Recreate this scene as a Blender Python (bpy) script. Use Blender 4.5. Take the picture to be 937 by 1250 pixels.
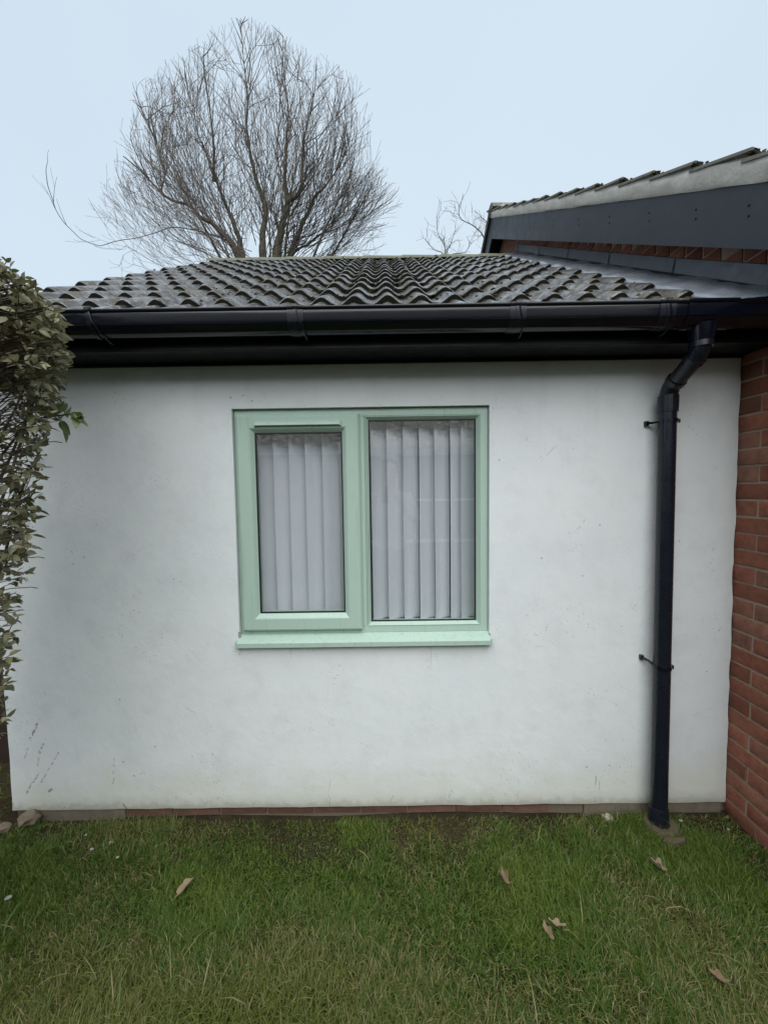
import bpy, bmesh, math, random
import numpy as np
from mathutils import Vector, Matrix, noise
random.seed(7); rng = np.random.default_rng(11)
R = math.radians
for o in list(bpy.data.objects): bpy.data.objects.remove(o)
SC = bpy.context.scene; COL = SC.collection

# ------------------------------------------------------------------ camera
P_, R_, Y_, CZ, CD = .0561, -.0144, -.0032, 1.506, 1.7524
def cam_axes():
    cy, sy = math.cos(Y_), math.sin(Y_)
    f = Vector((sy*math.cos(P_), cy*math.cos(P_), -math.sin(P_)))
    r = Vector((cy, -sy, 0)); u = r.cross(f)
    return r*math.cos(R_)+u*math.sin(R_), -r*math.sin(R_)+u*math.cos(R_), f
r2, u2, fw = cam_axes()
cam = bpy.data.cameras.new('camera'); co = bpy.data.objects.new('camera', cam); COL.objects.link(co)
co.matrix_world = Matrix(((r2.x, u2.x, -fw.x, 0), (r2.y, u2.y, -fw.y, -CD), (r2.z, u2.z, -fw.z, CZ), (0, 0, 0, 1)))
cam.sensor_fit = 'VERTICAL'; cam.sensor_height = 24; cam.lens = 470/1250*24
cam.clip_start = .02; cam.clip_end = 500
SC.camera = co
CAMP = Vector((0, -CD, CZ))
def project(p):
    d = Vector(p)-CAMP; z = max(d.dot(fw), 1e-3)
    return 468.5+470*d.dot(r2)/z, 625-470*d.dot(u2)/z, z

# ------------------------------------------------------------------ world and sun (overcast winter day)
SUN_E, SUN_A = R(54), R(178)
w = bpy.data.worlds.new('World'); SC.world = w; w.use_nodes = True
nt = w.node_tree; nt.nodes.clear()
out = nt.nodes.new('ShaderNodeOutputWorld'); bg = nt.nodes.new('ShaderNodeBackground')
sky = nt.nodes.new('ShaderNodeTexSky'); sky.sky_type = 'NISHITA'; sky.sun_disc = False
sky.sun_elevation = SUN_E; sky.sun_rotation = SUN_A; sky.dust_density = 4; sky.air_density = 1.2
mx = nt.nodes.new('ShaderNodeMix'); mx.data_type = 'RGBA'; mx.inputs[0].default_value = .95
tc = nt.nodes.new('ShaderNodeTexCoord'); ns = nt.nodes.new('ShaderNodeTexNoise'); ns.inputs['Scale'].default_value = 1.3
ns.inputs['Detail'].default_value = 3
cr = nt.nodes.new('ShaderNodeValToRGB')
cr.color_ramp.elements[0].position = .3; cr.color_ramp.elements[0].color = (2.58, 3.08, 3.54, 1)
cr.color_ramp.elements[1].position = .75; cr.color_ramp.elements[1].color = (2.84, 3.31, 3.71, 1)
nt.links.new(tc.outputs['Generated'], ns.inputs['Vector']); nt.links.new(ns.outputs['Fac'], cr.inputs[0])
nt.links.new(sky.outputs[0], mx.inputs[6]); nt.links.new(cr.outputs[0], mx.inputs[7])
nt.links.new(mx.outputs[2], bg.inputs[0]); bg.inputs[1].default_value = .1
nt.links.new(bg.outputs[0], out.inputs[0])
sl = bpy.data.lights.new('sun', 'SUN'); sl.energy = 1.5; sl.angle = R(75); sl.color = (1, .99, .98)
so = bpy.data.objects.new('sun', sl); COL.objects.link(so)
so.rotation_euler = Vector((math.sin(SUN_A)*math.cos(SUN_E), math.cos(SUN_A)*math.cos(SUN_E), math.sin(SUN_E))).to_track_quat('Z', 'Y').to_euler()
SC.view_settings.view_transform = 'Standard'; SC.view_settings.look = 'None'
SC.view_settings.exposure = 1.33; SC.view_settings.gamma = 1
SC.render.engine = 'CYCLES'; SC.cycles.max_bounces = 8; SC.cycles.transparent_max_bounces = 16

# ------------------------------------------------------------------ material helpers
class NT:
    def __init__(s, name):
        s.m = bpy.data.materials.new(name); s.m.use_nodes = True; s.t = s.m.node_tree
        s.b = s.t.nodes['Principled BSDF']; s.o = s.t.nodes['Material Output']
        s.pos = s.n('ShaderNodeNewGeometry').outputs['Position']
    def n(s, t, **k):
        x = s.t.nodes.new(t)
        for a, v in k.items(): setattr(x, a, v)
        return x
    def put(s, sock, v):
        if isinstance(v, bpy.types.NodeSocket): s.t.links.new(v, sock)
        elif isinstance(v, (tuple, list)) and len(v) == 3 and sock.type == 'RGBA': sock.default_value = (*v, 1)
        else: sock.default_value = v
    def math(s, op, a, b=0., c=None, clamp=False):
        x = s.n('ShaderNodeMath', operation=op, use_clamp=clamp); s.put(x.inputs[0], a); s.put(x.inputs[1], b)
        if c is not None: s.put(x.inputs[2], c)
        return x.outputs[0]
    def noise(s, scale, detail=4, rough=.6, vec=None, stretch=None, dist=0.):
        v = vec or s.pos
        if stretch:
            mp = s.n('ShaderNodeMapping'); s.put(mp.inputs[0], v); mp.inputs['Scale'].default_value = stretch; v = mp.outputs[0]
        x = s.n('ShaderNodeTexNoise'); s.put(x.inputs['Vector'], v)
        x.inputs['Scale'].default_value = scale; x.inputs['Detail'].default_value = detail; x.inputs['Roughness'].default_value = rough
        x.inputs['Distortion'].default_value = dist
        return x.outputs['Fac']
    def vor(s, scale, vec=None, feature='F1'):
        x = s.n('ShaderNodeTexVoronoi', feature=feature); s.put(x.inputs['Vector'], vec or s.pos); x.inputs['Scale'].default_value = scale
        return x.outputs['Distance']
    def ramp(s, fac, a, b, lo=0., hi=1.):      # smoothstep map
        x = s.n('ShaderNodeMapRange', interpolation_type='SMOOTHSTEP'); s.put(x.inputs[0], fac)
        s.put(x.inputs[1], a); s.put(x.inputs[2], b); s.put(x.inputs[3], lo); s.put(x.inputs[4], hi); return x.outputs[0]
    def mix(s, f, a, b, blend='MIX'):
        x = s.n('ShaderNodeMix', data_type='RGBA', blend_type=blend); s.put(x.inputs[0], f); s.put(x.inputs[6], a); s.put(x.inputs[7], b)
        return x.outputs[2]
    def rnd(s): return s.n('ShaderNodeObjectInfo').outputs['Random']
    def xyz(s):
        x = s.n('ShaderNodeSeparateXYZ'); s.put(x.inputs[0], s.pos); return x.outputs
    def hsv(s, c, h=.5, sat=1., v=1.):
        x = s.n('ShaderNodeHueSaturation'); s.put(x.inputs['Hue'], h); s.put(x.inputs['Saturation'], sat); s.put(x.inputs['Value'], v); s.put(x.inputs['Color'], c)
        return x.outputs[0]
    def bump(s, h, strength=.3, dist=.01, prev=None):
        x = s.n('ShaderNodeBump'); s.put(x.inputs['Height'], h); x.inputs['Strength'].default_value = strength; x.inputs['Distance'].default_value = dist
        if prev is not None: s.put(x.inputs['Normal'], prev)
        return x.outputs[0]
    def fin(s, col=None, rough=None, normal=None, spec=None, metal=None):
        if col is not None: s.put(s.b.inputs['Base Color'], col)
        if rough is not None: s.put(s.b.inputs['Roughness'], rough)
        if normal is not None: s.put(s.b.inputs['Normal'], normal)
        if spec is not None: s.put(s.b.inputs['Specular IOR Level'], spec)
        if metal is not None: s.put(s.b.inputs['Metallic'], metal)
        return s.m
def simple(name, col, rough=.5, var=.15, scale=8, bump=.0, bscale=60, spec=None, metal=None):
    a = NT(name); n = a.noise(scale, 5)
    c = a.mix(n, tuple(x*(1-var) for x in col), tuple(min(1, x*(1+var)) for x in col))
    nm = a.bump(a.noise(bscale, 4), bump, .004) if bump else None
    rr = a.ramp(a.noise(scale*2.3, 4), .2, .8, max(rough-.08, .03), min(1, rough+.08))
    return a.fin(c, rr, nm, spec, metal)

def mat_render():
    a = NT('white_render'); X, Y, Z = a.xyz()
    base = (.75, .785, .785)
    c = a.mix(a.ramp(a.noise(1.1, 5, .6), .35, .7), base, (.69, .73, .735))
    c = a.mix(a.ramp(a.noise(7, 6, .65), .45, .75, 0, .45), c, (.60, .63, .63))
    # rain splash dirt with its own ragged edge near the foot of the wall
    s = a.math('ADD', Z, a.math('MULTIPLY', a.math('SUBTRACT', a.noise(5, 6, .7), .5), .5))
    c = a.mix(a.ramp(s, .0, .30, .5, 0), c, (.60, .60, .47))
    c = a.mix(a.ramp(a.math('ADD', Z, a.math('MULTIPLY', a.math('SUBTRACT', a.noise(22, 6, .7), .5), .14)), .0, .05, .5, 0), c, (.42, .40, .30))
    # faint vertical runs under the eaves
    runs = a.ramp(a.noise(9, 4, .6, stretch=(1, 1, .06)), .52, .75)
    c = a.mix(a.math('MULTIPLY', runs, a.ramp(Z, 1.2, 2.05, 0, .22)), c, (.50, .52, .46))
    # specks
    d = a.vor(17); keep = a.ramp(a.noise(2.2, 4), .54, .6)
    c = a.mix(a.math('MULTIPLY', a.ramp(d, .05, .09, .75, 0), keep), c, (.22, .23, .22))
    d2 = a.vor(60); keep2 = a.math('MULTIPLY', a.ramp(a.noise(3.1, 5, .7), .50, .62), a.ramp(a.noise(40, 3), .45, .55))
    pit = a.math('MULTIPLY', a.ramp(d2, .1, .3, 1, 0), keep2)
    c = a.mix(a.math('MULTIPLY', pit, .6), c, (.36, .38, .39))
    # scrapes and hairline cracks, each where the photograph has one: x0,z0,x1,z1,width,strength,dash
    S = [(-1.64, .455, -1.70, .335, .0045, .8, 40), (-1.70, .33, -1.725, .26, .004, .55, 60), (-1.62, .36, -1.655, .27, .004, .6, 60),
         (-1.65, .30, -1.665, .22, .004, .4, 60), (-1.56, .29, -1.655, .14, .0035, .6, 70), (-1.66, .19, -1.73, .085, .005, .6, 60),
         (-1.60, .11, -1.62, .095, .006, .7, 30), (-1.30, .26, -1.31, .13, .0035, .5, 50), (-1.27, .04, -1.255, .0, .003, .7, 30),
         (.98, .16, .975, .0, .0022, .65, 25), (.995, .12, 1.0, .03, .002, .4, 30), (.62, .10, .60, .0, .002, .4, 25),
         (.30, .085, .27, .0, .0025, .4, 25), (.02, .06, -.005, .0, .0025, .4, 25), (-.28, .14, -.285, .0, .0018, .3, 25),
         (1.07, .13, 1.12, .10, .002, .25, 25), (-.45, .785, -.452, .70, .003, .16, 12), (.2, .785, .203, .66, .003, .14, 12), (.70, 1.62, .78, 1.70, .002, .3, 30), (.86, 1.30, .91, 1.36, .0025, .3, 40), (-1.2, 1.20, -1.12, 1.25, .002, .25, 40), (-.95, .50, -.90, .47, .002, .25, 40), (-.37, .78, -.33, .76, .0025, .25, 60)]
    tot = None
    wob = a.math('MULTIPLY', a.math('SUBTRACT', a.noise(30, 3), .5), .02)
    Xw = a.math('ADD', X, wob)
    for x0, z0, x1, z1, wd, st, ds in S:
        dx, dz = x1-x0, z1-z0; L = math.hypot(dx, dz); dx /= L; dz /= L
        t = a.math('MULTIPLY_ADD', Xw, dx, a.math('MULTIPLY_ADD', Z, dz, -(x0*dx+z0*dz)))
        q = a.math('ABSOLUTE', a.math('MULTIPLY_ADD', Xw, -dz, a.math('MULTIPLY_ADD', Z, dx, x0*dz-z0*dx)))
        m = a.math('MULTIPLY', a.ramp(q, wd*.4, wd*1.4, st, 0), a.math('MULTIPLY', a.math('GREATER_THAN', t, 0), a.math('LESS_THAN', t, L)))
        m = a.math('MULTIPLY', m, a.ramp(a.noise(ds, 2), .44, .54))
        tot = m if tot is None else a.math('MAXIMUM', tot, m)
    c = a.mix(tot, c, (.12, .12, .11))
    h = a.math('ADD', a.math('MULTIPLY', a.noise(140, 4, .6), .25), a.noise(16, 6, .6, dist=.6))
    h = a.math('ADD', h, a.math('MULTIPLY', pit, -.5)); h = a.math('ADD', h, a.math('MULTIPLY', tot, -.5))
    nm = a.bump(h, .42, .004, a.bump(a.noise(2.6, 3), .3, .02))
    nm = a.bump(a.noise(420, 3, .7), .30, .0015, nm)
    return a.fin(c, .8, nm, .25)
def mat_brick():
    a = NT('red_brick'); r = a.rnd()
    c = a.mix(r, (.165, .057, .036), (.33, .128, .078)); r2_ = a.math('FRACT', a.math('MULTIPLY', r, 17.3))
    c = a.mix(a.ramp(r2_, .6, 1, 0, .7), c, (.25, .14, .10))
    c = a.mix(a.ramp(a.noise(28, 6, .7), .3, .75, 0, .6), c, (.085, .036, .028))
    c = a.mix(a.ramp(a.noise(90, 4), .6, .78, 0, .5), c, (.30, .18, .14))
    nm = a.bump(a.math('ADD', a.noise(160, 5, .7), a.noise(40, 3)), .6, .003)
    return a.fin(c, .85, nm, .2)
def mat_tile():
    a = NT('concrete_roof_tile'); r = a.rnd()
    c = a.mix(r, (.022, .018, .015), (.052, .042, .036))
    c = a.mix(a.ramp(a.noise(6, 6, .7), .4, .7, 0, .7), c, (.015, .013, .012))
    c = a.mix(a.ramp(a.noise(38, 6, .75), .50, .62, 0, .8), c, (.21, .205, .19))
    c = a.mix(a.ramp(a.noise(9, 6, .75), .48, .62, 0, .85), c, (.062, .050, .020))
    nm = a.bump(a.math('ADD', a.noise(120, 5, .7), a.math('MULTIPLY', a.noise(14, 4), 2.)), .3, .003)
    a.put(a.b.inputs['Coat Weight'], a.ramp(a.noise(11, 6, .75), .44, .56, 0, 1)); a.b.inputs['Coat Roughness'].default_value = .1; a.b.inputs['Coat IOR'].default_value = 1.5
    a.put(a.b.inputs['Coat Normal'], a.bump(a.noise(55, 5, .7), .5, .003))
    return a.fin(c, a.ramp(a.noise(13, 5, .65), .35, .66, .25, .65), nm, .45)
def mat_leaf(name, cols, rough=.45):
    a = NT(name); at = a.n('ShaderNodeAttribute', attribute_name='shade').outputs['Fac']
    r = a.math('FRACT', a.math('ADD', at, a.rnd()))
    x = a.n('ShaderNodeValToRGB'); a.put(x.inputs[0], r); el = x.color_ramp.elements
    n = len(cols)
    el[0].position = 0; el[0].color = (*cols[0], 1); el[1].position = 1; el[1].color = (*cols[-1], 1)
    for i in range(1, n-1): e = el.new(i/(n-1)); e.color = (*cols[i], 1)
    c = a.mix(a.ramp(a.noise(60, 4), .4, .7, 0, .35), x.outputs[0], tuple(v*.55 for v in cols[0]))
    m = a.fin(c, rough, None, .4)
    a.b.inputs['Subsurface Weight'].default_value = 0
    # thin leaf: let some light through
    tr = a.n('ShaderNodeBsdfTranslucent'); a.put(tr.inputs[0], c); ms = a.n('ShaderNodeMixShader'); ms.inputs[0].default_value = .25
    a.t.links.new(a.b.outputs[0], ms.inputs[1]); a.t.links.new(tr.outputs[0], ms.inputs[2]); a.t.links.new(ms.outputs[0], a.o.inputs[0])
    return m
def mat_glass():
    a = NT('window_glass'); t = a.t
    tr = a.n('ShaderNodeBsdfTransparent'); tr.inputs[0].default_value = (.985, .99, .99, 1)
    gl = a.n('ShaderNodeBsdfGlossy'); gl.inputs['Roughness'].default_value = .0
    gm = a.n('ShaderNodeNewGeometry'); dt = a.n('ShaderNodeVectorMath', operation='DOT_PRODUCT'); a.put(dt.inputs[0], gm.outputs['Incoming']); a.put(dt.inputs[1], gm.outputs['Normal'])
    f2 = a.math('MULTIPLY_ADD', a.math('POWER', a.math('SUBTRACT', 1., a.math('ABSOLUTE', dt.outputs['Value'])), 5.), .92, .085, clamp=True)
    nm = a.bump(a.noise(3, 2), .05, .002); a.put(gl.inputs['Normal'], nm)
    ms = a.n('ShaderNodeMixShader'); a.put(ms.inputs[0], f2)
    t.links.new(tr.outputs[0], ms.inputs[1]); t.links.new(gl.outputs[0], ms.inputs[2]); t.links.new(ms.outputs[0], a.o.inputs[0])
    t.nodes.remove(a.b); return a.m
def mat_ground():
    a = NT('lawn_soil'); X, Y, Z = a.xyz()
    c = a.mix(a.ramp(a.noise(3, 6, .7), .35, .65), (.040, .030, .018), (.062, .050, .028))
    g = a.mix(a.noise(6, 5), (.020, .036, .009), (.045, .062, .016))
    k = a.math('ADD', Y, a.math('MULTIPLY', a.math('SUBTRACT', a.noise(5, 5), .5), .3))
    c = a.mix(a.ramp(k, -.10, -.30, 0, .8), c, g)
    nm = a.bump(a.noise(60, 6, .75), 1., .02)
    return a.fin(c, .95, nm, .1)
def mat_bark(name, c1, c2, sc=20):
    a = NT(name); c = a.mix(a.ramp(a.noise(sc, 5, .7), .35, .65), c1, c2)
    return a.fin(c, .85, None, .2)
M = dict(
    render=mat_render(), brick=mat_brick(), tile=mat_tile(), glass=mat_glass(), soil=mat_ground(),
    mortar=simple('brick_mortar', (.34, .26, .205), .95, .3, 14, .8, 130, .1),
    plinth_mortar=simple('plinth_mortar', (.17, .135, .10), .95, .35, 12, .8, 90, .1),
    black=simple('black_gutter_plastic', (.004, .005, .010), .13, .2, 5, .03, 30, .45),
    pipe=simple('black_pipe_plastic', (.007, .009, .016), .27, .3, 7, .05, 40, .5),
    fascia=simple('black_fascia_board', (.003, .0035, .007), .38, .2, 5, .05, 25, .22),
    grey_board=simple('slate_grey_bargeboard', (.035, .041, .052), .45, .12, 4, .12, 90, .4),
    verge_tile=simple('weathered_pale_tile', (.21, .205, .175), .85, .45, 16, .6, 70, .2),
    tile_edge=simple('shade_painted_tile_edge', (.014, .013, .009), .85, .5, 30, .5, 80, .2),  # shade on the tile front faces, painted in as a near-black base colour
    lead=simple('weathered_lead', (.06, .068, .082), .34, .4, 9, .5, 14, .6, .35),
    lead_wet=simple('wet_lead', (.20, .215, .24), .14, .5, 12, .8, 26, 1., 0.),
    verge=simple('verge_mortar_grey', (.44, .43, .39), .9, .35, 9, .9, 45, .2),
    green=simple('sage_green_upvc', (.345, .475, .40), .38, .04, 3, .05, 220, .4),
    gasket=simple('black_rubber_gasket', (.01, .01, .01), .6, .1),
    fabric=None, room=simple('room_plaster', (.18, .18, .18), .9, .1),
    metal=simple('zinc_screw', (.45, .46, .48), .35, .1, metal=.9),
    wood=simple('dark_stained_timber', (.032, .018, .013), .7, .4, 9, .4, 50, .3),
    clay=simple('terracotta_collar', (.085, .062, .042), .85, .35, 18, .5, 60),
    stone=simple('pale_stone', (.36, .30, .23), .9, .25, 30, .6, 80),
    white_chip=simple('white_paint_chip', (.30, .29, .25), .8, .1),
    bark=mat_bark('tree_bark', (.035, .030, .024), (.10, .09, .062), 14),
    twig=mat_bark('twig_bark', (.065, .054, .047), (.125, .105, .085), 6),
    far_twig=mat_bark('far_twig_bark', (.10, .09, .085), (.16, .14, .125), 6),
    stem=mat_bark('shrub_stem', (.06, .05, .035), (.13, .10, .07), 40),
    moss=mat_leaf('moss', [(.03, .03, .01), (.065, .07, .018), (.045, .036, .016), (.10, .09, .035)], .95),
    grass=mat_leaf('grass_blade', [(.046, .10, .012), (.078, .148, .018), (.115, .168, .022), (.155, .195, .034), (.13, .14, .030), (.34, .29, .14)], .5),
    leaf=mat_leaf('dull_shrub_leaf', [(.09, .09, .04), (.21, .195, .10), (.13, .12, .055), (.30, .28, .175), (.10, .115, .04), (.34, .32, .235)], .42),
    green_leaf=mat_leaf('fresh_green_leaf', [(.13, .18, .06), (.24, .29, .13), (.16, .22, .07)], .4),
    dead=mat_leaf('dead_leaf', [(.27, .20, .115), (.35, .28, .18), (.20, .13, .075)], .7),
    lichen=simple('ridge_lichen', (.13, .135, .095), .9, .5, 22, .6, 60),
)
def mat_frame():
    a = NT('sage_green_upvc'); X, Y, Z = a.xyz()
    c = a.mix(a.noise(3, 3), (.395, .53, .452), (.41, .545, .466))
    g = a.math('MULTIPLY', a.ramp(a.noise(18, 6, .75), .5, .72), a.ramp(a.noise(4, 3), .4, .6, .15, .6))
    c = a.mix(a.math('MULTIPLY', g, .18), c, (.20, .26, .20))
    run = a.math('MULTIPLY', a.ramp(a.noise(60, 3, .6, stretch=(1, 1, .05)), .56, .7), .22); c = a.mix(run, c, (.22, .28, .22))
    low = a.math('MULTIPLY', a.ramp(Z, .90, .84, 0, .3), a.ramp(a.noise(70, 5, .7), .55, .7)); c = a.mix(low, c, (.16, .19, .13))
    return a.fin(c, a.ramp(a.noise(20, 4), .3, .7, .3, .5), a.bump(a.noise(220, 3), .05, .001), .4)
M['green'] = mat_frame()
def mat_fabric():
    a = NT('white_blind_fabric')
    n1 = a.noise(300, 2, stretch=(1, 1, .25)); n2 = a.noise(14, 5)
    c = a.mix(n1, (.66, .70, .745), (.77, .81, .85)); c = a.mix(a.ramp(n2, .3, .7, 0, .25), c, (.62, .665, .71))
    return a.fin(c, .8, a.bump(n1, .2, .001), .2)
M['fabric'] = mat_fabric()

# ------------------------------------------------------------------ object helpers
WL = {}
def wloc(p): return WL.get(p.name, Vector((0, 0, 0))) if p else Vector((0, 0, 0))
def setp(o, label=None, cat=None, group=None, kind=None):
    if label: o['label'] = label
    if cat: o['category'] = cat
    if group: o['group'] = group
    if kind: o['kind'] = kind
    return o
def thing(name, loc, label, cat, group=None):
    o = bpy.data.objects.new(name, None); COL.objects.link(o); o.location = loc; WL[o.name] = Vector(loc); o.empty_display_size = .1
    return setp(o, label, cat, group)
def put(name, me, loc, parent=None, rot=None):
    o = bpy.data.objects.new(name, me); COL.objects.link(o)
    o.location = Vector(loc)-wloc(parent)
    if parent: o.parent = parent
    if rot is not None: o.rotation_euler = rot
    WL[o.name] = Vector(loc); return o
class MB:
    def __init__(s): s.v = []; s.f = []
    def add(s, vs, fs):
        n = len(s.v); s.v += [tuple(v) for v in vs]; s.f += [tuple(i+n for i in f) for f in fs]
    def box(s, x0, x1, y0, y1, z0, z1):
        s.add([(x0, y0, z0), (x1, y0, z0), (x1, y1, z0), (x0, y1, z0), (x0, y0, z1), (x1, y0, z1), (x1, y1, z1), (x0, y1, z1)],
              [(0, 3, 2, 1), (4, 5, 6, 7), (0, 1, 5, 4), (1, 2, 6, 5), (2, 3, 7, 6), (3, 0, 4, 7)])
    def prism(s, poly, axis, a, b):          # poly of 2-D points, extruded along axis from a to b
        def p3(p, t): return {0: (t, p[0], p[1]), 1: (p[0], t, p[1]), 2: (p[0], p[1], t)}[axis]
        n = len(poly)
        s.add([p3(p, a) for p in poly]+[p3(p, b) for p in poly], [tuple(range(n)), tuple(range(2*n-1, n-1, -1))]+[(i, (i+1) % n, (i+1) % n+n, i+n) for i in range(n)])
    def ring(s, x0, x1, z0, z1, prof, closed=False):     # mitred rectangular profile in the xz plane; prof of (inset, y)
        n0 = len(s.v)
        for d, y in prof: s.v += [(x0+d, y, z0+d), (x1-d, y, z0+d), (x1-d, y, z1-d), (x0+d, y, z1-d)]
        m = len(prof)
        for i in range(m if closed else m-1):
            j = (i+1) % m
            for k in range(4): s.f.append((n0+i*4+k, n0+i*4+(k+1) % 4, n0+j*4+(k+1) % 4, n0+j*4+k))
    def tube(s, pts, rad, sides=8, caps=True):
        pts = [Vector(p) for p in pts]; n0 = len(s.v); k = len(pts)
        if not isinstance(rad, (list, tuple)): rad = [rad]*k
        ref = None
        for i, p in enumerate(pts):
            t = (pts[min(i+1, k-1)]-pts[max(i-1, 0)]).normalized()
            if ref is None: ref = Vector((0, 0, 1)) if abs(t.z) < .9 else Vector((1, 0, 0)); ref = t.cross(ref).normalized()
            ref = (ref-t*ref.dot(t)).normalized(); b = t.cross(ref)
            for j in range(sides):
                a = 2*math.pi*j/sides; s.v.append(tuple(p+(ref*math.cos(a)+b*math.sin(a))*rad[i]))
        for i in range(k-1):
            for j in range(sides): s.f.append((n0+i*sides+j, n0+i*sides+(j+1) % sides, n0+(i+1)*sides+(j+1) % sides, n0+(i+1)*sides+j))
        if caps: s.f.append(tuple(n0+j for j in range(sides))[::-1]); s.f.append(tuple(n0+(k-1)*sides+j for j in range(sides)))
    def mesh(s, name, mat, center=True, smooth=False, bevel=0, weld=True):
        me = bpy.data.meshes.new(name); v = np.array(s.v, float)
        c = (v.min(0)+v.max(0))/2 if center is True else np.array(center if center is not False else (0, 0, 0), float)
        me.from_pydata((v-c).tolist(), [], s.f)
        bm = bmesh.new(); bm.from_mesh(me)
        if weld: bmesh.ops.remove_doubles(bm, verts=bm.verts, dist=1e-5)
        if len(bm.faces) < 40000: bmesh.ops.recalc_face_normals(bm, faces=bm.faces)
        if bevel:
            es = [e for e in bm.edges if len(e.link_faces) == 2 and e.calc_face_angle(0) > .5]
            bmesh.ops.bevel(bm, geom=es, offset=bevel, segments=2, affect='EDGES', profile=.6)
        bm.to_mesh(me); bm.free()
        if smooth:
            me.shade_smooth()
            me.set_sharp_from_angle(angle=R(40))
        me.materials.append(mat); return me, Vector(c)
    def build(s, name, mat, parent=None, smooth=False, bevel=0, weld=True):
        me, c = s.mesh(name, mat, True, smooth, bevel, weld); return put(name, me, c, parent)
def box(name, mat, parent, *b, bevel=0): m = MB(); m.box(*b); return m.build(name, mat, parent, bevel=bevel)

XL, XR = -1.805, 1.603           # ends of the rendered wall
GZ = -.06                        # ground
# ------------------------------------------------------------------ ground
def ground_h(x, y):
    h = GZ+.012*noise.noise(Vector((x*1.7, y*1.7, 0)))+.005*noise.noise(Vector((x*7, y*7, 3)))
    h += .013*min(1, max(0, (y+.22)/.15))
    return h-.006
m = MB(); xs = list(np.concatenate([[-60, -25, -12, -6, -4, -3], np.arange(-2.4, 2.5, .06), [3, 4, 6, 12, 25, 60]]))
ys = list(np.concatenate([[-60, -30, -15, -8, -5, -3.5], np.arange(-2.5, .3, .06), [1, 3, 6, 12, 25, 60]]))
nx = len(xs)
m.v = [(x, y, ground_h(x, y) if abs(x) < 3 and -3 < y < 1 else GZ-.012) for y in ys for x in xs]
m.f = [(j*nx+i, j*nx+i+1, (j+1)*nx+i+1, (j+1)*nx+i) for j in range(len(ys)-1) for i in range(nx-1)]
setp(m.build('ground', M['soil'], None, smooth=True), kind='structure')

# ------------------------------------------------------------------ the rendered extension
ext = thing('rendered_extension', (0, 1.5, GZ), 'low white rendered extension with sage green window and mossy tiled roof', 'building')
S_ = 2.081                                            # soffit height
OX0, OX1, OZ0, OZ1 = -.6835, .474, .828, 1.882         # window opening
# wall face as a gently uneven sheet with a reveal round the opening, and a 20 mm thick foot
def wav(x, z): return .0022*noise.noise(Vector((x*2.1, 5, z*2.1)))+.0011*noise.noise(Vector((x*8, 1, z*8)))
gx = sorted(set([XL, XR, OX0, OX1]+[round(v, 4) for v in np.arange(XL+.03, XR-.01, .045) if min(abs(v-OX0), abs(v-OX1)) > .015]))
gz = sorted(set([0., S_+.06, OZ0, OZ1]+[round(v, 4) for v in np.arange(.03, S_+.05, .045) if min(abs(v-OZ0), abs(v-OZ1)) > .015]))
m = MB(); nx = len(gx)
for z in gz:
    for x in gx:
        X, Z = x, z
        if x == XR: X = XR-.002-.010*max(0, noise.noise(Vector((0, 9, z*7)))+.25)-.004*noise.noise(Vector((0, 4, z*25)))
        if x == XL: X = XL+.006*noise.noise(Vector((3, 9, z*6)))
        if z == 0: Z = .004*noise.noise(Vector((x*6, 2, 0)))+.003*noise.noise(Vector((x*30, 2, 0)))
        e = 0
        if x in (XL, XR): e = .008
        if z == 0: e = .006
        m.v.append((X, wav(x, z)+e, Z))
for j in range(len(gz)-1):
    for i in range(nx-1):
        cx, cz = (gx[i]+gx[i+1])/2, (gz[j]+gz[j+1])/2
        if OX0 < cx < OX1 and OZ0 < cz < OZ1: continue
        m.f.append((j*nx+i, j*nx+i+1, (j+1)*nx+i+1, (j+1)*nx+i))
def vid(x, z): return gz.index(z)*nx+gx.index(x)
def extrude(ids, dy):
    n = len(m.v)
    m.v += [(m.v[i][0], dy, m.v[i][2]) for i in ids]
    for k in range(len(ids)-1): m.f.append((ids[k], ids[k+1], n+k+1, n+k))
extrude([gz.index(0.)*nx+i for i in range(nx)], .022)
extrude([j*nx+nx-1 for j in range(len(gz))], .022)
extrude([j*nx for j in range(len(gz))], .25)
i0, i1, j0, j1 = gx.index(OX0), gx.index(OX1), gz.index(OZ0), gz.index(OZ1)
for ids in ([j0*nx+i for i in range(i0, i1+1)], [j1*nx+i for i in range(i0, i1+1)], [j*nx+i0 for j in range(j0, j1+1)], [j*nx+i1 for j in range(j0, j1+1)]): extrude(ids, .11)
wall = m.build('wall', M['render'], ext, smooth=True)
wall['label'] = 'white painted render with scuffs'
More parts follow.
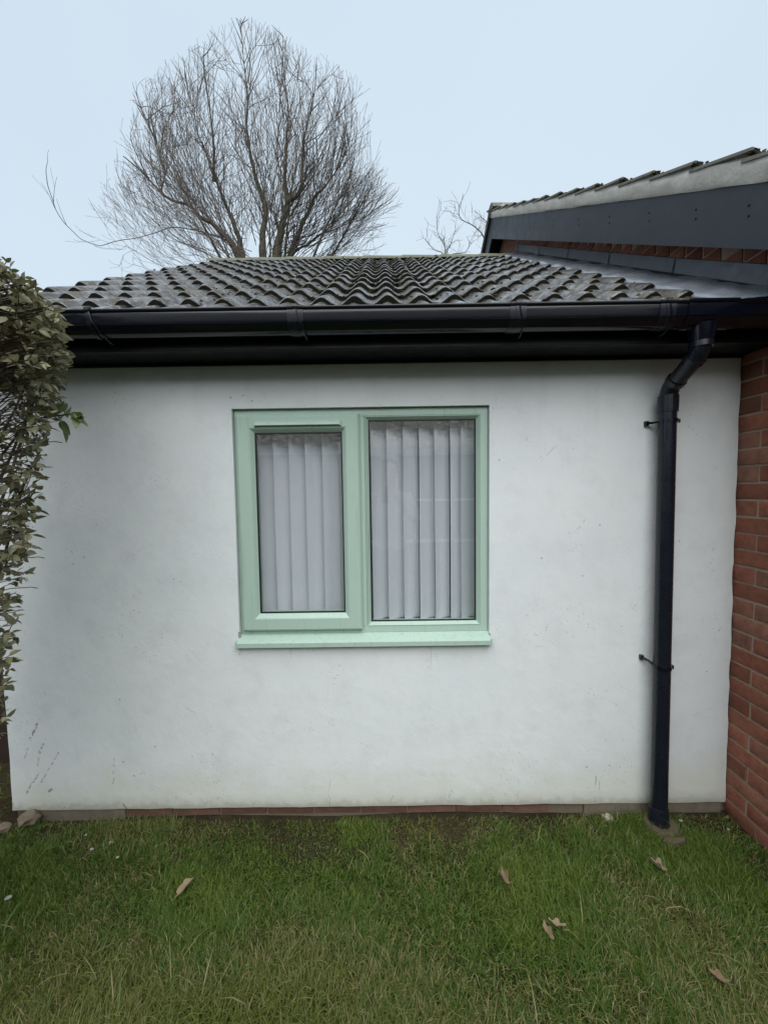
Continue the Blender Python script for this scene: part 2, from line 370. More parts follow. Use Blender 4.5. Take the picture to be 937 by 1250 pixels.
# masonry body behind the render: side, back and inside walls
zg = lambda y: 2.17+.645*(y+.19)                      # base plane of the roof
m = MB()
m.box(XL+.03, XL+.28, .26, 5.6, GZ-.1, S_+.1); m.box(XL+.03, XR, 5.4, 5.6, GZ-.1, S_+.1)
m.prism([(.26, S_+.1), (5.6, S_+.1), (2.93, zg(2.93)-.02)], 0, XL+.03, XL+.2)
m.build('side_wall', M['render'], ext)
m = MB(); m.box(XL+.01, XR, .0225, .0245+.1, GZ-.15, OZ0-.02); m.box(XL+.01, OX0-.02, .0225, .12, OZ0-.02, S_+.1); m.box(OX1+.02, XR, .0225, .12, OZ0-.02, S_+.1); m.box(OX0-.02, OX1+.02, .0225, .12, OZ1+.02, S_+.1)
core = m.build('plinth', M['plinth_mortar'], ext); core['label'] = 'mortar and brick footing below the render'
brick_meshes = []
def brick_mesh(seed, sx, sy, sz):
    rr = random.Random(seed); m = MB(); m.box(-sx/2, sx/2, -sy/2, sy/2, -sz/2, sz/2)
    me, c = m.mesh('brick', M['brick'], False, False, .0035)
    for v in me.vertices:
        v.co += Vector((rr.uniform(-1, 1), rr.uniform(-1, 1), rr.uniform(-1, 1)))*.0012
    me.shade_smooth(); me.set_sharp_from_angle(angle=R(35)); return me
pm = [brick_mesh(i, .213, .05, .052) for i in range(3)]
dull = simple('dirty_dull_brick', (.135, .075, .055), .95, .4, 22, .9, 70, .1)
for b_ in pm: b_.materials[0] = dull
for i in range(-6, 5):
    x = -.045+.225*i+.02
    if x < -1.22 or x > .86: continue
    o = put('brick', random.choice(pm), (x, .0225+.0175, -.013+random.uniform(-.002, .002)), core)
cem = simple('old_cement', (.17, .145, .11), .95, .45, 16, .9, 60, .1)
for x0, x1 in ((-1.70, -1.27), (.93, XR-.02)):
    m = MB(); m.box(x0, x1, .010, .03, GZ-.1, .003); m.build('cement_skirt', cem, core, bevel=.004)

# eaves: soffit, fascia, gutter
box('soffit', M['fascia'], ext, -2.02, XR+.02, -.158, .03, S_, S_+.012)
m = MB(); m.box(-2.02, XR-.004, -.176, -.158, S_-.006, 2.205); fascia = m.build('fascia', M['fascia'], ext, bevel=.003)
box('soffit_bead', M['black'], ext, -1.80, XR-.01, -.012, -.0035, S_-.012, S_-.0005)
def gut_prof():
    Y0, Z0 = -.285, 2.190
    p = [(-.178, 2.188), (-.179, 2.150), (-.186, 2.128), (-.205, 2.112), (-.232, 2.109), (-.254, 2.118), (-.268, 2.133), (-.273, 2.140), (-.2765, 2.1405), (-.2775, 2.144), (-.280, 2.165), (-.2815, 2.176), (-.281, 2.181), (-.2855, 2.183), (-.288, 2.188), (-.2875, 2.193), (-.283, 2.1955), (-.278, 2.193)]
    return p
gp = gut_prof(); inner = [(-.278, 2.186), (-.274, 2.150), (-.262, 2.130), (-.240, 2.116), (-.210, 2.117), (-.190, 2.130), (-.183, 2.150), (-.182, 2.188)]
GX0, GX1 = -2.06, 1.585
m = MB(); m.prism(gp+inner, 0, GX0, GX1); gutter = m.build('gutter', M['black'], ext, smooth=True); gutter['label'] = 'black plastic eaves gutter'
def grown(pr, d):
    cy, cz = -.23, 2.16; o = []
    for y, z in pr:
        v = Vector((y-cy, z-cz)); l = v.length; o.append((cy+v.x*(1+d/l), cz+v.y*(1+d/l)))
    return o
outer = gp[:-1]
for bx in (-1.84, -1.094, -.325, .504, 1.06):
    m = MB(); band = grown(outer, .004)
    m.prism(band+outer[::-1], 0, bx-.008, bx+.008)
    m.prism(grown(outer, .0025)+outer[::-1], 0, bx-.03, bx+.03) if bx in (-.325, .504, 1.06) else None
    m.box(bx-.010, bx+.010, -.292, -.276, 2.190, 2.199)
    m.tube([(bx+.004, -.286, 2.185), (bx+.012, -.283, 2.15), (bx+.022, -.270, 2.128), (bx+.028, -.245, 2.108), (bx+.03, -.21, 2.096), (bx+.03, -.178, 2.097)], .0028, 6)
    m.build('gutter_bracket', M['pipe'], gutter, smooth=True, weld=False)
m = MB(); m.prism(grown(outer, .003)[:]+[(-.183, 2.19)], 0, 1.580, 1.590); m.build('stop_end', M['black'], gutter)
m = MB(); m.prism(grown(outer, .005)+outer[::-1], 0, 1.135, 1.318)
m.tube([(1.229, -.226, 2.122), (1.229, -.226, 2.06)], [.05, .040], 20)
m.build('gutter_outlet', M['black'], gutter, smooth=True, weld=False)
# downpipe
DX = 1.226
dp = None
m = MB(); m.tube([(DX, -.062, 1.86), (DX+.003, -.062, 1.2), (DX+.008, -.062, .06), (DX+.008, -.062, -.045)], .034, 24)
dp = m.build('downpipe', M['pipe'], ext, smooth=True); dp['label'] = 'black round plastic downpipe'
m = MB()
m.tube([(1.229, -.226, 2.065), (1.229, -.226, 2.045), (1.229, -.216, 2.022), (1.229, -.195, 2.003)], .034, 20)
m.tube([(1.229, -.200, 2.007), (1.228, -.098, 1.945)], .034, 20)
m.tube([(1.228, -.100, 1.946), (1.227, -.078, 1.930), (1.227, -.066, 1.905), (1.227, -.062, 1.88), (1.227, -.062, 1.85)], .034, 20)
m.tube([(1.229, -.226, 2.076), (1.229, -.226, 2.040)], .040, 20); m.tube([(1.2285, -.205, 2.012), (1.2285, -.188, 2.000)], .0385, 20)
m.tube([(1.2275, -.112, 1.953), (1.2275, -.094, 1.942)], .0385, 20)
m.tube([(1.227, -.062, 1.895), (1.227, -.062, 1.825)], [.0395, .0385], 24)
m.build('swan_neck', M['pipe'], dp, smooth=True, weld=False)
dpx = lambda z: DX+.003+.005*max(0, (1.2-z)/1.2)
for z, tilt in ((1.787, 0), (.70, .012)):
    x = dpx(z); m = MB()
    m.tube([(x, -.062, z-.008), (x, -.062, z+.008)], .0375, 24)
    m.tube([(x-.03, -.050, z), (x-.040, -.030, z+tilt), (x-.058, -.012, z+tilt*1.6)], [.006, .005, .007], 6)
    m.box(x-.064, x-.050, -.016, .002, z+tilt*1.6-.010, z+tilt*1.6+.010)
    m.box(x+.030, x+.044, -.075, -.05, z-.008, z+.008)
    cl = m.build('pipe_clip', M['black'], dp, smooth=True, weld=False)
    m = MB(); m.tube([(x+.038, -.080, z), (x+.038, -.074, z)], .004, 8); m.tube([(x-.072, -.019, z+tilt*1.6), (x-.072, -.016, z+tilt*1.6)], .004, 8); m.build('screw', M['metal'], cl) if False else None
m = MB(); x = dpx(0); m.tube([(x, -.062, .045), (x, -.062, .035), (x, -.062, -.012), (x, -.062, -.04)], [.036, .039, .040, .048], 28)
m.build('pipe_collar', M['pipe'], dp, smooth=True, weld=False)
gul = thing('drain_gully', (x, -.08, GZ), 'clay drain collar round the foot of the black downpipe', 'drain')
m = MB(); nn = 28
ring = []
for r_, z_ in ((.030, -.030), (.052, -.024), (.066, -.026), (.072, -.034), (.075, -.10), (.060, -.10)):
    ring.append([(x+r_*math.cos(2*math.pi*i/nn)*1.0, -.075+r_*math.sin(2*math.pi*i/nn)*.9, z_+.003*noise.noise(Vector((i, r_*50, 0)))) for i in range(nn)])
for k in range(len(ring)-1): m.add(ring[k]+ring[k+1], [(i, (i+1) % nn, (i+1) % nn+nn, i+nn) for i in range(nn)])
m.build('collar', M['clay'], gul, smooth=True)
m = MB(); m.prism([(x-.055, -.165), (x-.01, -.178), (x+.04, -.168), (x+.058, -.145), (x+.02, -.150), (x-.03, -.145)], 2, -.075, -.024); m.build('broken_rim', M['clay'], gul, bevel=.004)

# ------------------------------------------------------------------ roof tiles
SL = math.atan(.645)
def tile_mesh(name, seed, L=.375, cov=.300, th=.024, roll=.150, rh=.036, nu=24, phase=0., under=.8):
    rr = random.Random(seed); m = MB()
    ul = [cov*1.0*i/nu for i in range(nu+1)]
    def prof(u):
        t = (u/roll+phase) % 1.0; a = .5+.5*math.cos(2*math.pi*(t-.5)); return rh*a**1.15
    vs = [0, .012, .15, L]
    idx = {}
    for s_ in (0, 1):
        for j, v in enumerate(vs):
            for i, u in enumerate(ul):
                w_ = prof(u)+(th if s_ == 0 else 0)
                if s_ == 0 and j == 0: w_ -= .005
                if s_ == 1: w_ = prof(u)*under
                vv = v+(rr.uniform(-.0015, .0015) if j < 2 else 0)
                idx[s_, j, i] = len(m.v); m.v.append((u, vv, w_+rr.uniform(-.0006, .0006)))
    n = nu
    for j in range(len(vs)-1):
        for i in range(n):
            m.f.append((idx[0, j, i], idx[0, j, i+1], idx[0, j+1, i+1], idx[0, j+1, i]))
            m.f.append((idx[1, j, i], idx[1, j+1, i], idx[1, j+1, i+1], idx[1, j, i+1]))
        m.f.append((idx[0, j, 0], idx[0, j+1, 0], idx[1, j+1, 0], idx[1, j, 0]))
        m.f.append((idx[0, j, n], idx[1, j, n], idx[1, j+1, n], idx[0, j+1, n]))
    for i in range(n):
        m.f.append((idx[0, 0, i], idx[1, 0, i], idx[1, 0, i+1], idx[0, 0, i+1]))
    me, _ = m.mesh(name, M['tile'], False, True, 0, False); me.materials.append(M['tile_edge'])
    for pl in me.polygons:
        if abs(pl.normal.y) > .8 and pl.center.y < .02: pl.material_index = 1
    return me
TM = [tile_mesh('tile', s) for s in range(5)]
roof = None
m = MB(); RX0, RX1 = -2.0, 1.600
m.prism([(-.172, zg(-.172)-.004), (2.93, zg(2.93)-.004), (2.93, zg(2.93)-.05), (-.160, zg(-.16)-.03)], 0, RX0+.03, RX1)
m.prism([(2.931, zg(2.93)-.004), (6.0, zg(2.93)-.004-.645*3.07), (6.0, zg(2.93)-.05-.645*3.07), (2.931, zg(2.93)-.05)], 0, RX0+.03, RX1)
roof = m.build('roof', simple('roof_underlay', (.03, .028, .026), .9), ext)
ROWS = 13; moss_spots = []
for r_ in range(ROWS):
    y = -.19+.2475*r_
    L = .375
    for c in range(12):
        xx = RX0+.300*c
        o = put('tile', TM[(r_*5+c*3+random.randrange(2)) % 5], (xx+random.uniform(-.0025, .0025), y+random.uniform(-.005, .005), zg(y)+random.uniform(-.001, .0025)), roof,
                rot=(SL-.082, random.uniform(-.006, .006), random.uniform(-.006, .006)))
        if xx+.30 > RX1+.01: o.scale.x = (RX1-xx)/.30
        for k in range(2): moss_spots.append((xx+.075+.15*k, y, r_))
# the last course is cut by the ridge, keep its heads under the ridge tiles
yr = 2.93; zr = zg(yr)
for o in roof.children:
    pass
for i in range(9):
    x0 = RX0+.45*i-.02; x1 = min(x0+.46, RX1-.002)
    if x1-x0 < .1: continue
    m = MB(); n = 9
    for t, rr_ in ((x0, .100), (x0+.03, .104), (x1, .094)):
        m.v += [(t, yr+.02+rr_*1.15*math.cos(math.pi*k/n), zr+.005+rr_*.72*math.sin(math.pi*k/n)-.012) for k in range(n+1)]
    for q in range(2): m.f += [(q*(n+1)+k, q*(n+1)+k+1, (q+1)*(n+1)+k+1, (q+1)*(n+1)+k) for k in range(n)]
    n0 = len(m.v); m.v += [(x0, yr+.02+.085*1.15*math.cos(math.pi*k/n), zr+.005+.085*.72*math.sin(math.pi*k/n)-.012) for k in range(n+1)]
    m.f += [(k, n0+k, n0+k+1, k+1) for k in range(n)]
    m.build('ridge_tile', M['lichen'], roof, smooth=True)
# moss cushions along tile edges and hollows
def clumps(pts, mat, name, parent, kind='stuff'):
    V = []; F = []; A = []
    for (p, s, col) in pts:
        n0 = len(V)
        base = [(0, 0, 1)]+[(math.cos(a)*.8, math.sin(a)*.8, .6) for a in np.arange(6)*1.047]+[(math.cos(a+.5), math.sin(a+.5), 0) for a in np.arange(6)*1.047]
        for b in base:
            k = s*random.uniform(.7, 1.25); V.append((p[0]+b[0]*k*1.1, p[1]+b[1]*k, p[2]+b[2]*k*.65)); A.append(col)
        for i in range(6):
            j = (i+1) % 6; F += [(n0, n0+1+i, n0+1+j), (n0+1+i, n0+7+i, n0+7+j, n0+1+j)]
    me = bpy.data.meshes.new(name); c = np.mean(V, 0); me.from_pydata((np.array(V)-c).tolist(), [], F)
    at = me.attributes.new('shade', 'FLOAT', 'POINT'); at.data.foreach_set('value', np.array(A, np.float32)); me.materials.append(mat); me.shade_smooth()
    o = put(name, me, c, parent); o['kind'] = kind; return o
pts = []
for (x, y, r_) in moss_spots:
    d = noise.noise(Vector((x*1.3, y*1.1, 4)))*.5+.5
    pan = x-.075
    k = int(9*max(0, d-.45)+random.random()*.35)
    if -.8 < x < .9: k += random.choice((3, 6, 9, 12))
    for _ in range(k):
        px_ = pan+random.gauss(0, .030) if random.random() < .8 else x+random.uniform(-.06, .06)
        off = abs(((px_-RX0) / .15) % 1-.5); h = .034*(.5+.5*math.cos(2*math.pi*(((px_-RX0)/.15) % 1-.5)))**1.25
        yy = y-random.uniform(-.004, .012) if random.random() < .85 else y+random.uniform(0, .12)
        zz = zg(yy)+h+(.022 if yy < y else .045-.08*(yy-y))
        pts.append(((px_, yy, zz), random.uniform(.003, .008)*(1+.4*d), random.random()))
clumps(pts, M['moss'], 'moss', roof)
# left verge: mortar bed under the tile ends
m = MB(); m.prism([(-.17, zg(-.17)-.05), (2.93, zg(2.93)-.05), (2.93, zg(2.93)+.008), (-.17, zg(-.17)+.008)], 0, RX0-.004, RX0+.035)
m.build('verge_mortar', M['verge'], roof)
m = MB(); m.prism([(-.17, zg(-.17)-.2), (2.93, zg(2.93)-.2), (2.93, zg(2.93)-.05), (-.17, zg(-.17)-.05)], 0, RX0-.002, RX0+.02)
m.build('bargeboard', M['fascia'], ext)
# lead apron and upstand against the brick house
def flash_z(y): return 2.459+.632*y
m = MB(); n = 64
for j in range(n+1):
    y = -.20+(2.98+.20)*j/n
    wob = .006*noise.noise(Vector((y*6, 0, 0)))
    for k, (x, dz) in enumerate(((1.385, .040), (1.395, .066), (1.415, .080), (1.45, .086), (1.50, .092), (1.54, .100), (1.578, .112))):
        x2 = x+(.012*noise.noise(Vector((y*5, 7, 0))) if k < 2 else 0)
        m.v.append((x2, y, zg(y)+dz*.9+.012*noise.noise(Vector((x*11, y*9, 0)))+.005*noise.noise(Vector((x*30, y*34, 5)))))
K = 7
m.f = [(j*K+i, j*K+i+1, (j+1)*K+i+1, (j+1)*K+i) for j in range(n) for i in range(K-1)]
m.build('lead_apron', M['lead_wet'], roof, smooth=True)
ys_ = np.arange(-.20, 3.0, .62)
for i in range(len(ys_)):
    a_, b_ = ys_[i], min(ys_[i]+.66, 2.99); m = MB(); n = 12
    for j in range(n+1):
        y = a_+(b_-a_)*j/n; lift = .004 if j == 0 else 0
        zt = max(flash_z(y), zg(y)+.16)+.02
        for x, z in ((1.565-lift, zg(y)+.094), (1.584-lift, zg(y)+.104), (1.592-lift-.004*abs(noise.noise(Vector((y*9, 1, 0)))), (zg(y)+.11+zt)/2), (1.597, zt), (1.604, zt+.003)):
            m.v.append((x-.0008*i % 2, y, z))
    m.f = [(j*5+k, j*5+k+1, (j+1)*5+k+1, (j+1)*5+k) for j in range(n) for k in range(4)]
    m.build('lead_upstand', M['lead'], roof, smooth=True)

# ------------------------------------------------------------------ the window
win = thing.__class__ and None
m = MB(); WY = .022
m.ring(OX0+.002, OX1-.002, OZ0+.012, OZ1-.002, [(0, .10), (0, WY), (.004, WY-.003), (.034, WY-.003), (.040, WY+.004), (.040, .10)], True)
# mullion
m.prism([(-.118, .10), (-.118, WY+.004), (-.112, WY-.003), (-.092, WY-.003), (-.087, WY+.004), (-.087, .10)], 2, OZ0+.045, OZ1-.038)
window = m.build('window', M['green'], ext); window['label'] = 'sage green two-light casement window'
m = MB()      # opening sash, proud of the frame
sx0, sx1, sz0, sz1 = -.668, -.112, .861, 1.854
m.ring(sx0, sx1, sz0, sz1, [(0, WY+.002), (0, .004), (.006, -.002), (.010, -.004), (.058, -.004), (.064, -.001), (.080, .016), (.080, .06)], False)
sash = m.build('sash', M['green'], window)
m = MB(); m.ring(sx0+.077, sx1-.077, sz0+.077, sz1-.077, [(.0, .015), (.008, .015), (.009, .022)], False); m.build('gasket', M['gasket'], window)
box('glass_pane', M['glass'], window, sx0+.079, sx1-.079, .0205, .0225, sz0+.079, sz1-.079)
m = MB(); fx0, fx1, fz0, fz1 = -.0885, .436, .873, 1.8435
m.ring(fx0, fx1, fz0, fz1, [(0, WY+.006), (0, WY-.004), (.003, WY-.006), (.016, WY+.010), (.016, .06)], False); m.build('glazing_bead', M['green'], window)
m = MB(); m.ring(fx0+.014, fx1-.014, fz0+.014, fz1-.014, [(0, WY+.010), (.0075, WY+.010), (.008, WY+.016)], False); m.build('gasket', M['gasket'], window)
box('glass_pane', M['glass'], window, fx0+.016, fx1-.016, WY+.014, WY+.016, fz0+.016, fz1-.016)
m = MB(); m.prism([(-.004, 1.823), (-.016, 1.815), (-.018, 1.804), (-.015, 1.802), (-.004, 1.806)], 0, -.577, -.198)
m.box(-.582, -.576, -.014, -.003, 1.800, 1.822); m.box(-.199, -.193, -.014, -.003, 1.800, 1.822)
m.build('trickle_vent', M['green'], window)
m = MB(); m.prism([(.06, .842), (.018, .842), (-.030, .8195), (-.034, .8165), (-.034, .795), (-.028, .792), (-.024, .795), (.06, .800)], 0, -.690, .4755)
sill = m.build('sill', M['green'], window, bevel=.0015)
for sxx in (-.6925, .4725): box('sill_end_cap', M['green'], window, sxx, sxx+.006, -.036, .02, .791, .824)
m = MB(); m.box(-.689, -.678, -.004, .004, .820, .862); m.box(.470, .478, -.006, .003, .812, .84)
m.build('sealant', M['white_chip'], window, bevel=.003)
# room behind
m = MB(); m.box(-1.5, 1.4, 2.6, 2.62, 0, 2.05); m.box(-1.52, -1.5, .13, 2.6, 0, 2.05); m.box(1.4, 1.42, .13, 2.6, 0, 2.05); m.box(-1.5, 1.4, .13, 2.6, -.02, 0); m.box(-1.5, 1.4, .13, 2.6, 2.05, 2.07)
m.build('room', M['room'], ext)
m = MB(); m.box(OX0-.018, OX1+.018, .112, .30, OZ0-.018, OZ0+.012); m.build('inner_sill', simple('inner_sill_white', (.6, .6, .6), .5), ext)
m = MB(); m.box(OX0-.02, OX0, .112, .30, OZ0, OZ1); m.box(OX1, OX1+.02, .112, .30, OZ0, OZ1); m.box(OX0, OX1, .112, .30, OZ1, OZ1+.02); m.build('inner_reveal', simple('inner_reveal_white', (.75, .75, .74), .8), ext)
# vertical blind
bl = thing('vertical_blind', (-.1, .17, 1.87), 'pale fabric vertical blind hanging closed behind the green window', 'window blind')
box('headrail', simple('blind_rail', (.5, .5, .5), .4), bl, OX0+.01, OX1-.01, .115, .155, 1.845, 1.875)
def slat_mesh(seed):
    m = MB(); n = 6; rr = random.Random(seed)
    for z in (-.47, -.45, 0, .49):
        for i in range(n+1):
            u = -.0445+.089*i/n; m.v.append((u, .0035*math.cos(math.pi*i/n-1.57)+.002*rr.uniform(-1, 1), z))
    m.f = [(j*(n+1)+i, j*(n+1)+i+1, (j+1)*(n+1)+i+1, (j+1)*(n+1)+i) for j in range(3) for i in range(n)]
    me, _ = m.mesh('slat', M['fabric'], False, True); return me
SLM = [slat_mesh(i) for i in range(4)]
lefts = [-.655, -.601, -.526, -.451, -.374, -.294, -.218, -.141, -.063, .012, .087, .164, .237, .312, .362]
k_ = .975
slats = []
for i, x in enumerate(lefts):
    o = put('slat', SLM[i % 4], (x*1.0+.0375, .105+random.uniform(-.002, .002), 1.349), bl, rot=(random.uniform(-.002, .002), 0, R(31+random.uniform(-1.2, 1.2))))
m = MB()
for i, x in enumerate(lefts): m.box(x+.003, x+.07, .133, .136, .872, .880) if False else None
pts_ = []
for i in range(len(lefts)-1):
    x0, x1 = lefts[i]+.004, lefts[i]+.076
    for t in (0, .5, 1): pts_.append((x0+(x1-x0)*t, 0.088+.045*t, .882-.006*math.sin(math.pi*t)))
m.tube(pts_, .0012, 4); m.build('bottom_chain', M['metal'], bl)

# ------------------------------------------------------------------ the brick house on the right
bh = thing('brick_house', (3.5, 3.5, GZ), 'red brick house with grey bargeboard rising above the white extension', 'building')
SB = .6425
zt = lambda y: 2.763+SB*(y+.24)       # verge top line
zm = lambda y: 2.639+SB*(y+.24)       # board top
zb = lambda y: 2.394+.639*(y+.24)     # board bottom
YA, YE, YB = 3.52, -.98, 8.0          # apex, front eaves, back eaves
XV = 1.45
WX = XR+.0045
m = MB()
m.prism([(-.85, GZ-.2), (7.7, GZ-.2), (7.7, zb(2*YA-7.7)+.1), (YA, zb(YA)+.12), (-.85, zb(-.85)+.1)], 0, WX, WX+.2)
m.box(WX+.2, 7, -.85, -.65, GZ-.2, zb(-.85)+.1)
bw = m.build('wall', M['mortar'], bh); bw['label'] = 'red brick gable wall in stretcher bond'
bms = [brick_mesh(20+i, .214, .052, .065) for i in range(5)]
half = [brick_mesh(40+i, .101, .052, .065) for i in range(2)]
cnt = 0; rest = MB()
Zl = lambda k: .0166+.075*k
def put_brick(y0, y1, zc, far=False):
    global cnt
    yc = (y0+y1)/2; Lb = y1-y0-.011
    if Lb < .03: return
    me = random.choice(bms if Lb > .15 else half); nom = .214 if Lb > .15 else .101
    xo = WX+.0215+random.uniform(-.0012, .0012)
    if far: rest.box(xo-.026, xo+.026, yc-Lb/2, yc+Lb/2, zc-.0325, zc+.0325); return
    o = put('brick', me, (xo, yc, zc+random.uniform(-.0012, .0012)), bw, rot=(random.uniform(-.008, .008), 0, R(90)+random.uniform(-.004, .004)))
    o.scale.x = Lb/nom; cnt += 1
for k in range(-3, 90):
    zc = Zl(k)+.0375
    off = .09 if k % 2 == 0 else .2025-.225
    # bricks run from the front corner (-.85) to beyond the ridge
    y = .0-off
    edges = [y+.225*i for i in range(-6, 40)]
    for a_, b_ in zip(edges[:-1], edges[1:]):
        a2 = max(a_, -.85)
        if b_ <= -.82: continue
        yc = (a2+b_)/2
        top = zb(yc)+.06 if yc < YA else zb(2*YA-yc)+.06
        if zc > top: continue
        if yc > .03 and yc < 2.9:
            if zc < zg(yc)+.04: continue              # hidden inside the extension
            put_brick(a2, b_, zc, far=(yc > 2.6))
        elif yc <= .03:
            put_brick(a2, min(b_, .05), zc, far=(yc < -.72))
        elif yc < 7.6 and zc > 3.4: put_brick(a2, b_, zc, far=True)
y = 0
for k in range(-3, 27):
    for i in range(24):
        x0 = WX+.002+.225*i+(.1125 if k % 2 else 0)
        rest.box(x0+.005, x0+.220, -.856, -.83, Zl(k)+.005, Zl(k)+.070)
o = rest.build('far_bricks', M['brick'], bw, weld=False); o['kind'] = 'stuff'
# bargeboard: a board each side of the apex
def board(zf0, zf1, x0, x1, y0=YE, name='bargeboard', mat='grey_board', seg=1):
    m = MB(); m.prism([(y0, zf0(y0)), (YA, zf0(YA)), (YA, zf1(YA)), (y0, zf1(y0))], 0, x0, x1); return m
bb = board(zb, zm, XV, XV+.022).build('bargeboard', M['grey_board'], bh); bb['label'] = 'long slate grey bargeboard with screw heads'
m = MB(); yb_ = 8.2; f2 = lambda f, y: f(2*YA-y)
m.prism([(YA+.002, zb(YA)), (yb_, f2(zb, yb_)), (yb_, f2(zm, yb_)), (YA+.002, zm(YA))], 0, XV, XV+.022)
m.build('bargeboard', M['grey_board'], bh)
for yy, hh in ((-.09, .07), (-.165, 0), (.10, 0), (.42, 0), (.80, 0), (1.2, 0), (1.62, 0), (2.05, 0), (2.5, 0), (2.95, 0), (-.45, 0), (-.75, 0)):
    if hh: continue
    for dz in (.125, .165 if yy < 3 else .15):
        m = MB(); z = zb(yy)+dz; m.tube([(XV-.0035, yy, z), (XV+.002, yy, z)], [.0035, .005], 10); o = m.build('screw', M['fascia'], bb, smooth=True)
# small board joint lip under the mortar, soffit, verge mortar
m = MB(); m.prism([(YE, zb(YE)+.012), (YA, zb(YA)+.012), (YA, zb(YA)+.024), (YE, zb(YE)+.024)], 0, XV+.0225, WX-.001)
m.prism([(YA+.002, zb(YA)+.012), (yb_, f2(zb, yb_)+.012), (yb_, f2(zb, yb_)+.024), (YA+.002, zb(YA)+.024)], 0, XV+.0225, WX-.001)
m.build('soffit', M['fascia'], bh)
# eaves box at the front corner
m = MB(); m.box(XV+.023, 7, -1.0, -.86, zb(YE)-.0, zb(YE)+.012); m.box(XV+.023, 7, -1.02, -1.0, zb(YE)-.02, zb(YE)+.2); m.build('fascia', M['fascia'], bh)
mr = MB(); n = 130; rows_ = [(XV-.006, 0.0), (XV-.012, .12), (XV-.010, .35), (XV-.012, .6), (XV-.006, .85), (XV+.012, 1.0)]
for j in range(n+1):
    y = YE+(YA-YE)*j/n
    for x, t in rows_:
        q = noise.noise(Vector((y*5, t*3, 1)))+.5*noise.noise(Vector((y*17, t*8, 2)))
        z = zm(y)+(zt(y)-.014-zm(y))*t+(.004*q if t == 0 else 0)
        mr.v.append((x-.006*q, y, z))
K = len(rows_); mr.f = [(j*K+i, j*K+i+1, (j+1)*K+i+1, (j+1)*K+i) for j in range(n) for i in range(K-1)]
mroof = None
m = MB()
m.prism([(YE, zm(YE)+.02), (YA, zm(YA)+.02), (YA, zt(YA)-.035), (YE, zt(YE)-.035)], 0, XV+.005, 8)
m.prism([(YA+.001, zm(YA)+.02), (8.3, f2(zm, 8.3)+.02), (8.3, f2(zt, 8.3)-.0), (YA+.001, zt(YA)-.0)], 0, XV-.03, 8)
mroof = m.build('roof', simple('main_roof_base', (.05, .043, .04), .8, .3, 12, .3), bh)
vm = mr.build('verge_mortar', M['verge'], mroof, smooth=True); vm['label'] = 'rough grey mortar bedding under the verge tiles'
TM2 = [tile_mesh('tile', 60+s, L=.37, rh=.030, th=.011, phase=.5, under=1.) for s in range(3)]
for t_ in TM2: t_.materials[0] = M['verge_tile']
SL2 = math.atan(SB); lp = []
gauge = .2765; nrow = int((YA-YE)/gauge)
rowz = []
for i in range(-3, 14):
    y = -.175+gauge*i
    if y > YA-.05: break
    for c in range(3):
        x = XV-.014+.300*c
        o = put('tile', TM2[(i+c) % 3], (x, y+random.uniform(-.004, .004), zt(y)-.036), mroof, rot=(SL2-.085, 0, random.uniform(-.004, .004)))
    for q in range(26):
        xx = XV-.016+abs(random.gauss(0, .03)); yy = y+random.uniform(-.012, .035)*random.random(); lp.append(((xx, yy, zt(y)+.60*(yy-y)+random.uniform(-.016, .006)), random.uniform(.004, .009), random.random()))
clumps(lp, M['moss'], 'moss', mroof)
far = MB()
for i in range(-3, 14):
    y = -.175+gauge*i; z = zt(y)-.04
    nu = 96; us = [XV-.014+.9+6*q/nu for q in range(nu+1)]
    for q in range(nu):
        pr = lambda u: .03*(.5+.5*math.cos(2*math.pi*(u/.15)))
        a_, b_ = us[q], us[q+1]; y2, z2 = min(y+.36, YA), 0
        z2 = z+math.tan(SL2-.045)*(y2-y)
        far.add([(a_, y, z+.017+pr(a_)), (b_, y, z+.017+pr(b_)), (b_, y2, z2+.017+pr(b_)), (a_, y2, z2+.017+pr(a_)), (a_, y, z), (b_, y, z)], [(0, 1, 2, 3), (4, 5, 1, 0)])
o = far.build('far_tiles', M['tile'], mroof, weld=False); o['kind'] = 'stuff'
m = MB()
for i in range(14):
    x0 = XV-.02+.45*i; n = 9
    m.v = []; m.f = []
    for t, rr_ in ((x0, .13), (x0+.45, .12)): m.v += [(t, YA+rr_*math.cos(math.pi*k/n), zt(YA)-.06+rr_*.8*math.sin(math.pi*k/n)) for k in range(n+1)]
    m.v += [(x0, YA, zt(YA)-.08)]
    m.f = [(k, k+1, n+2+k, n+1+k) for k in range(n)]+[(k+1, k, 2*n+2) for k in range(n)]
    m.build('ridge_tile', M['tile'], mroof, smooth=True)

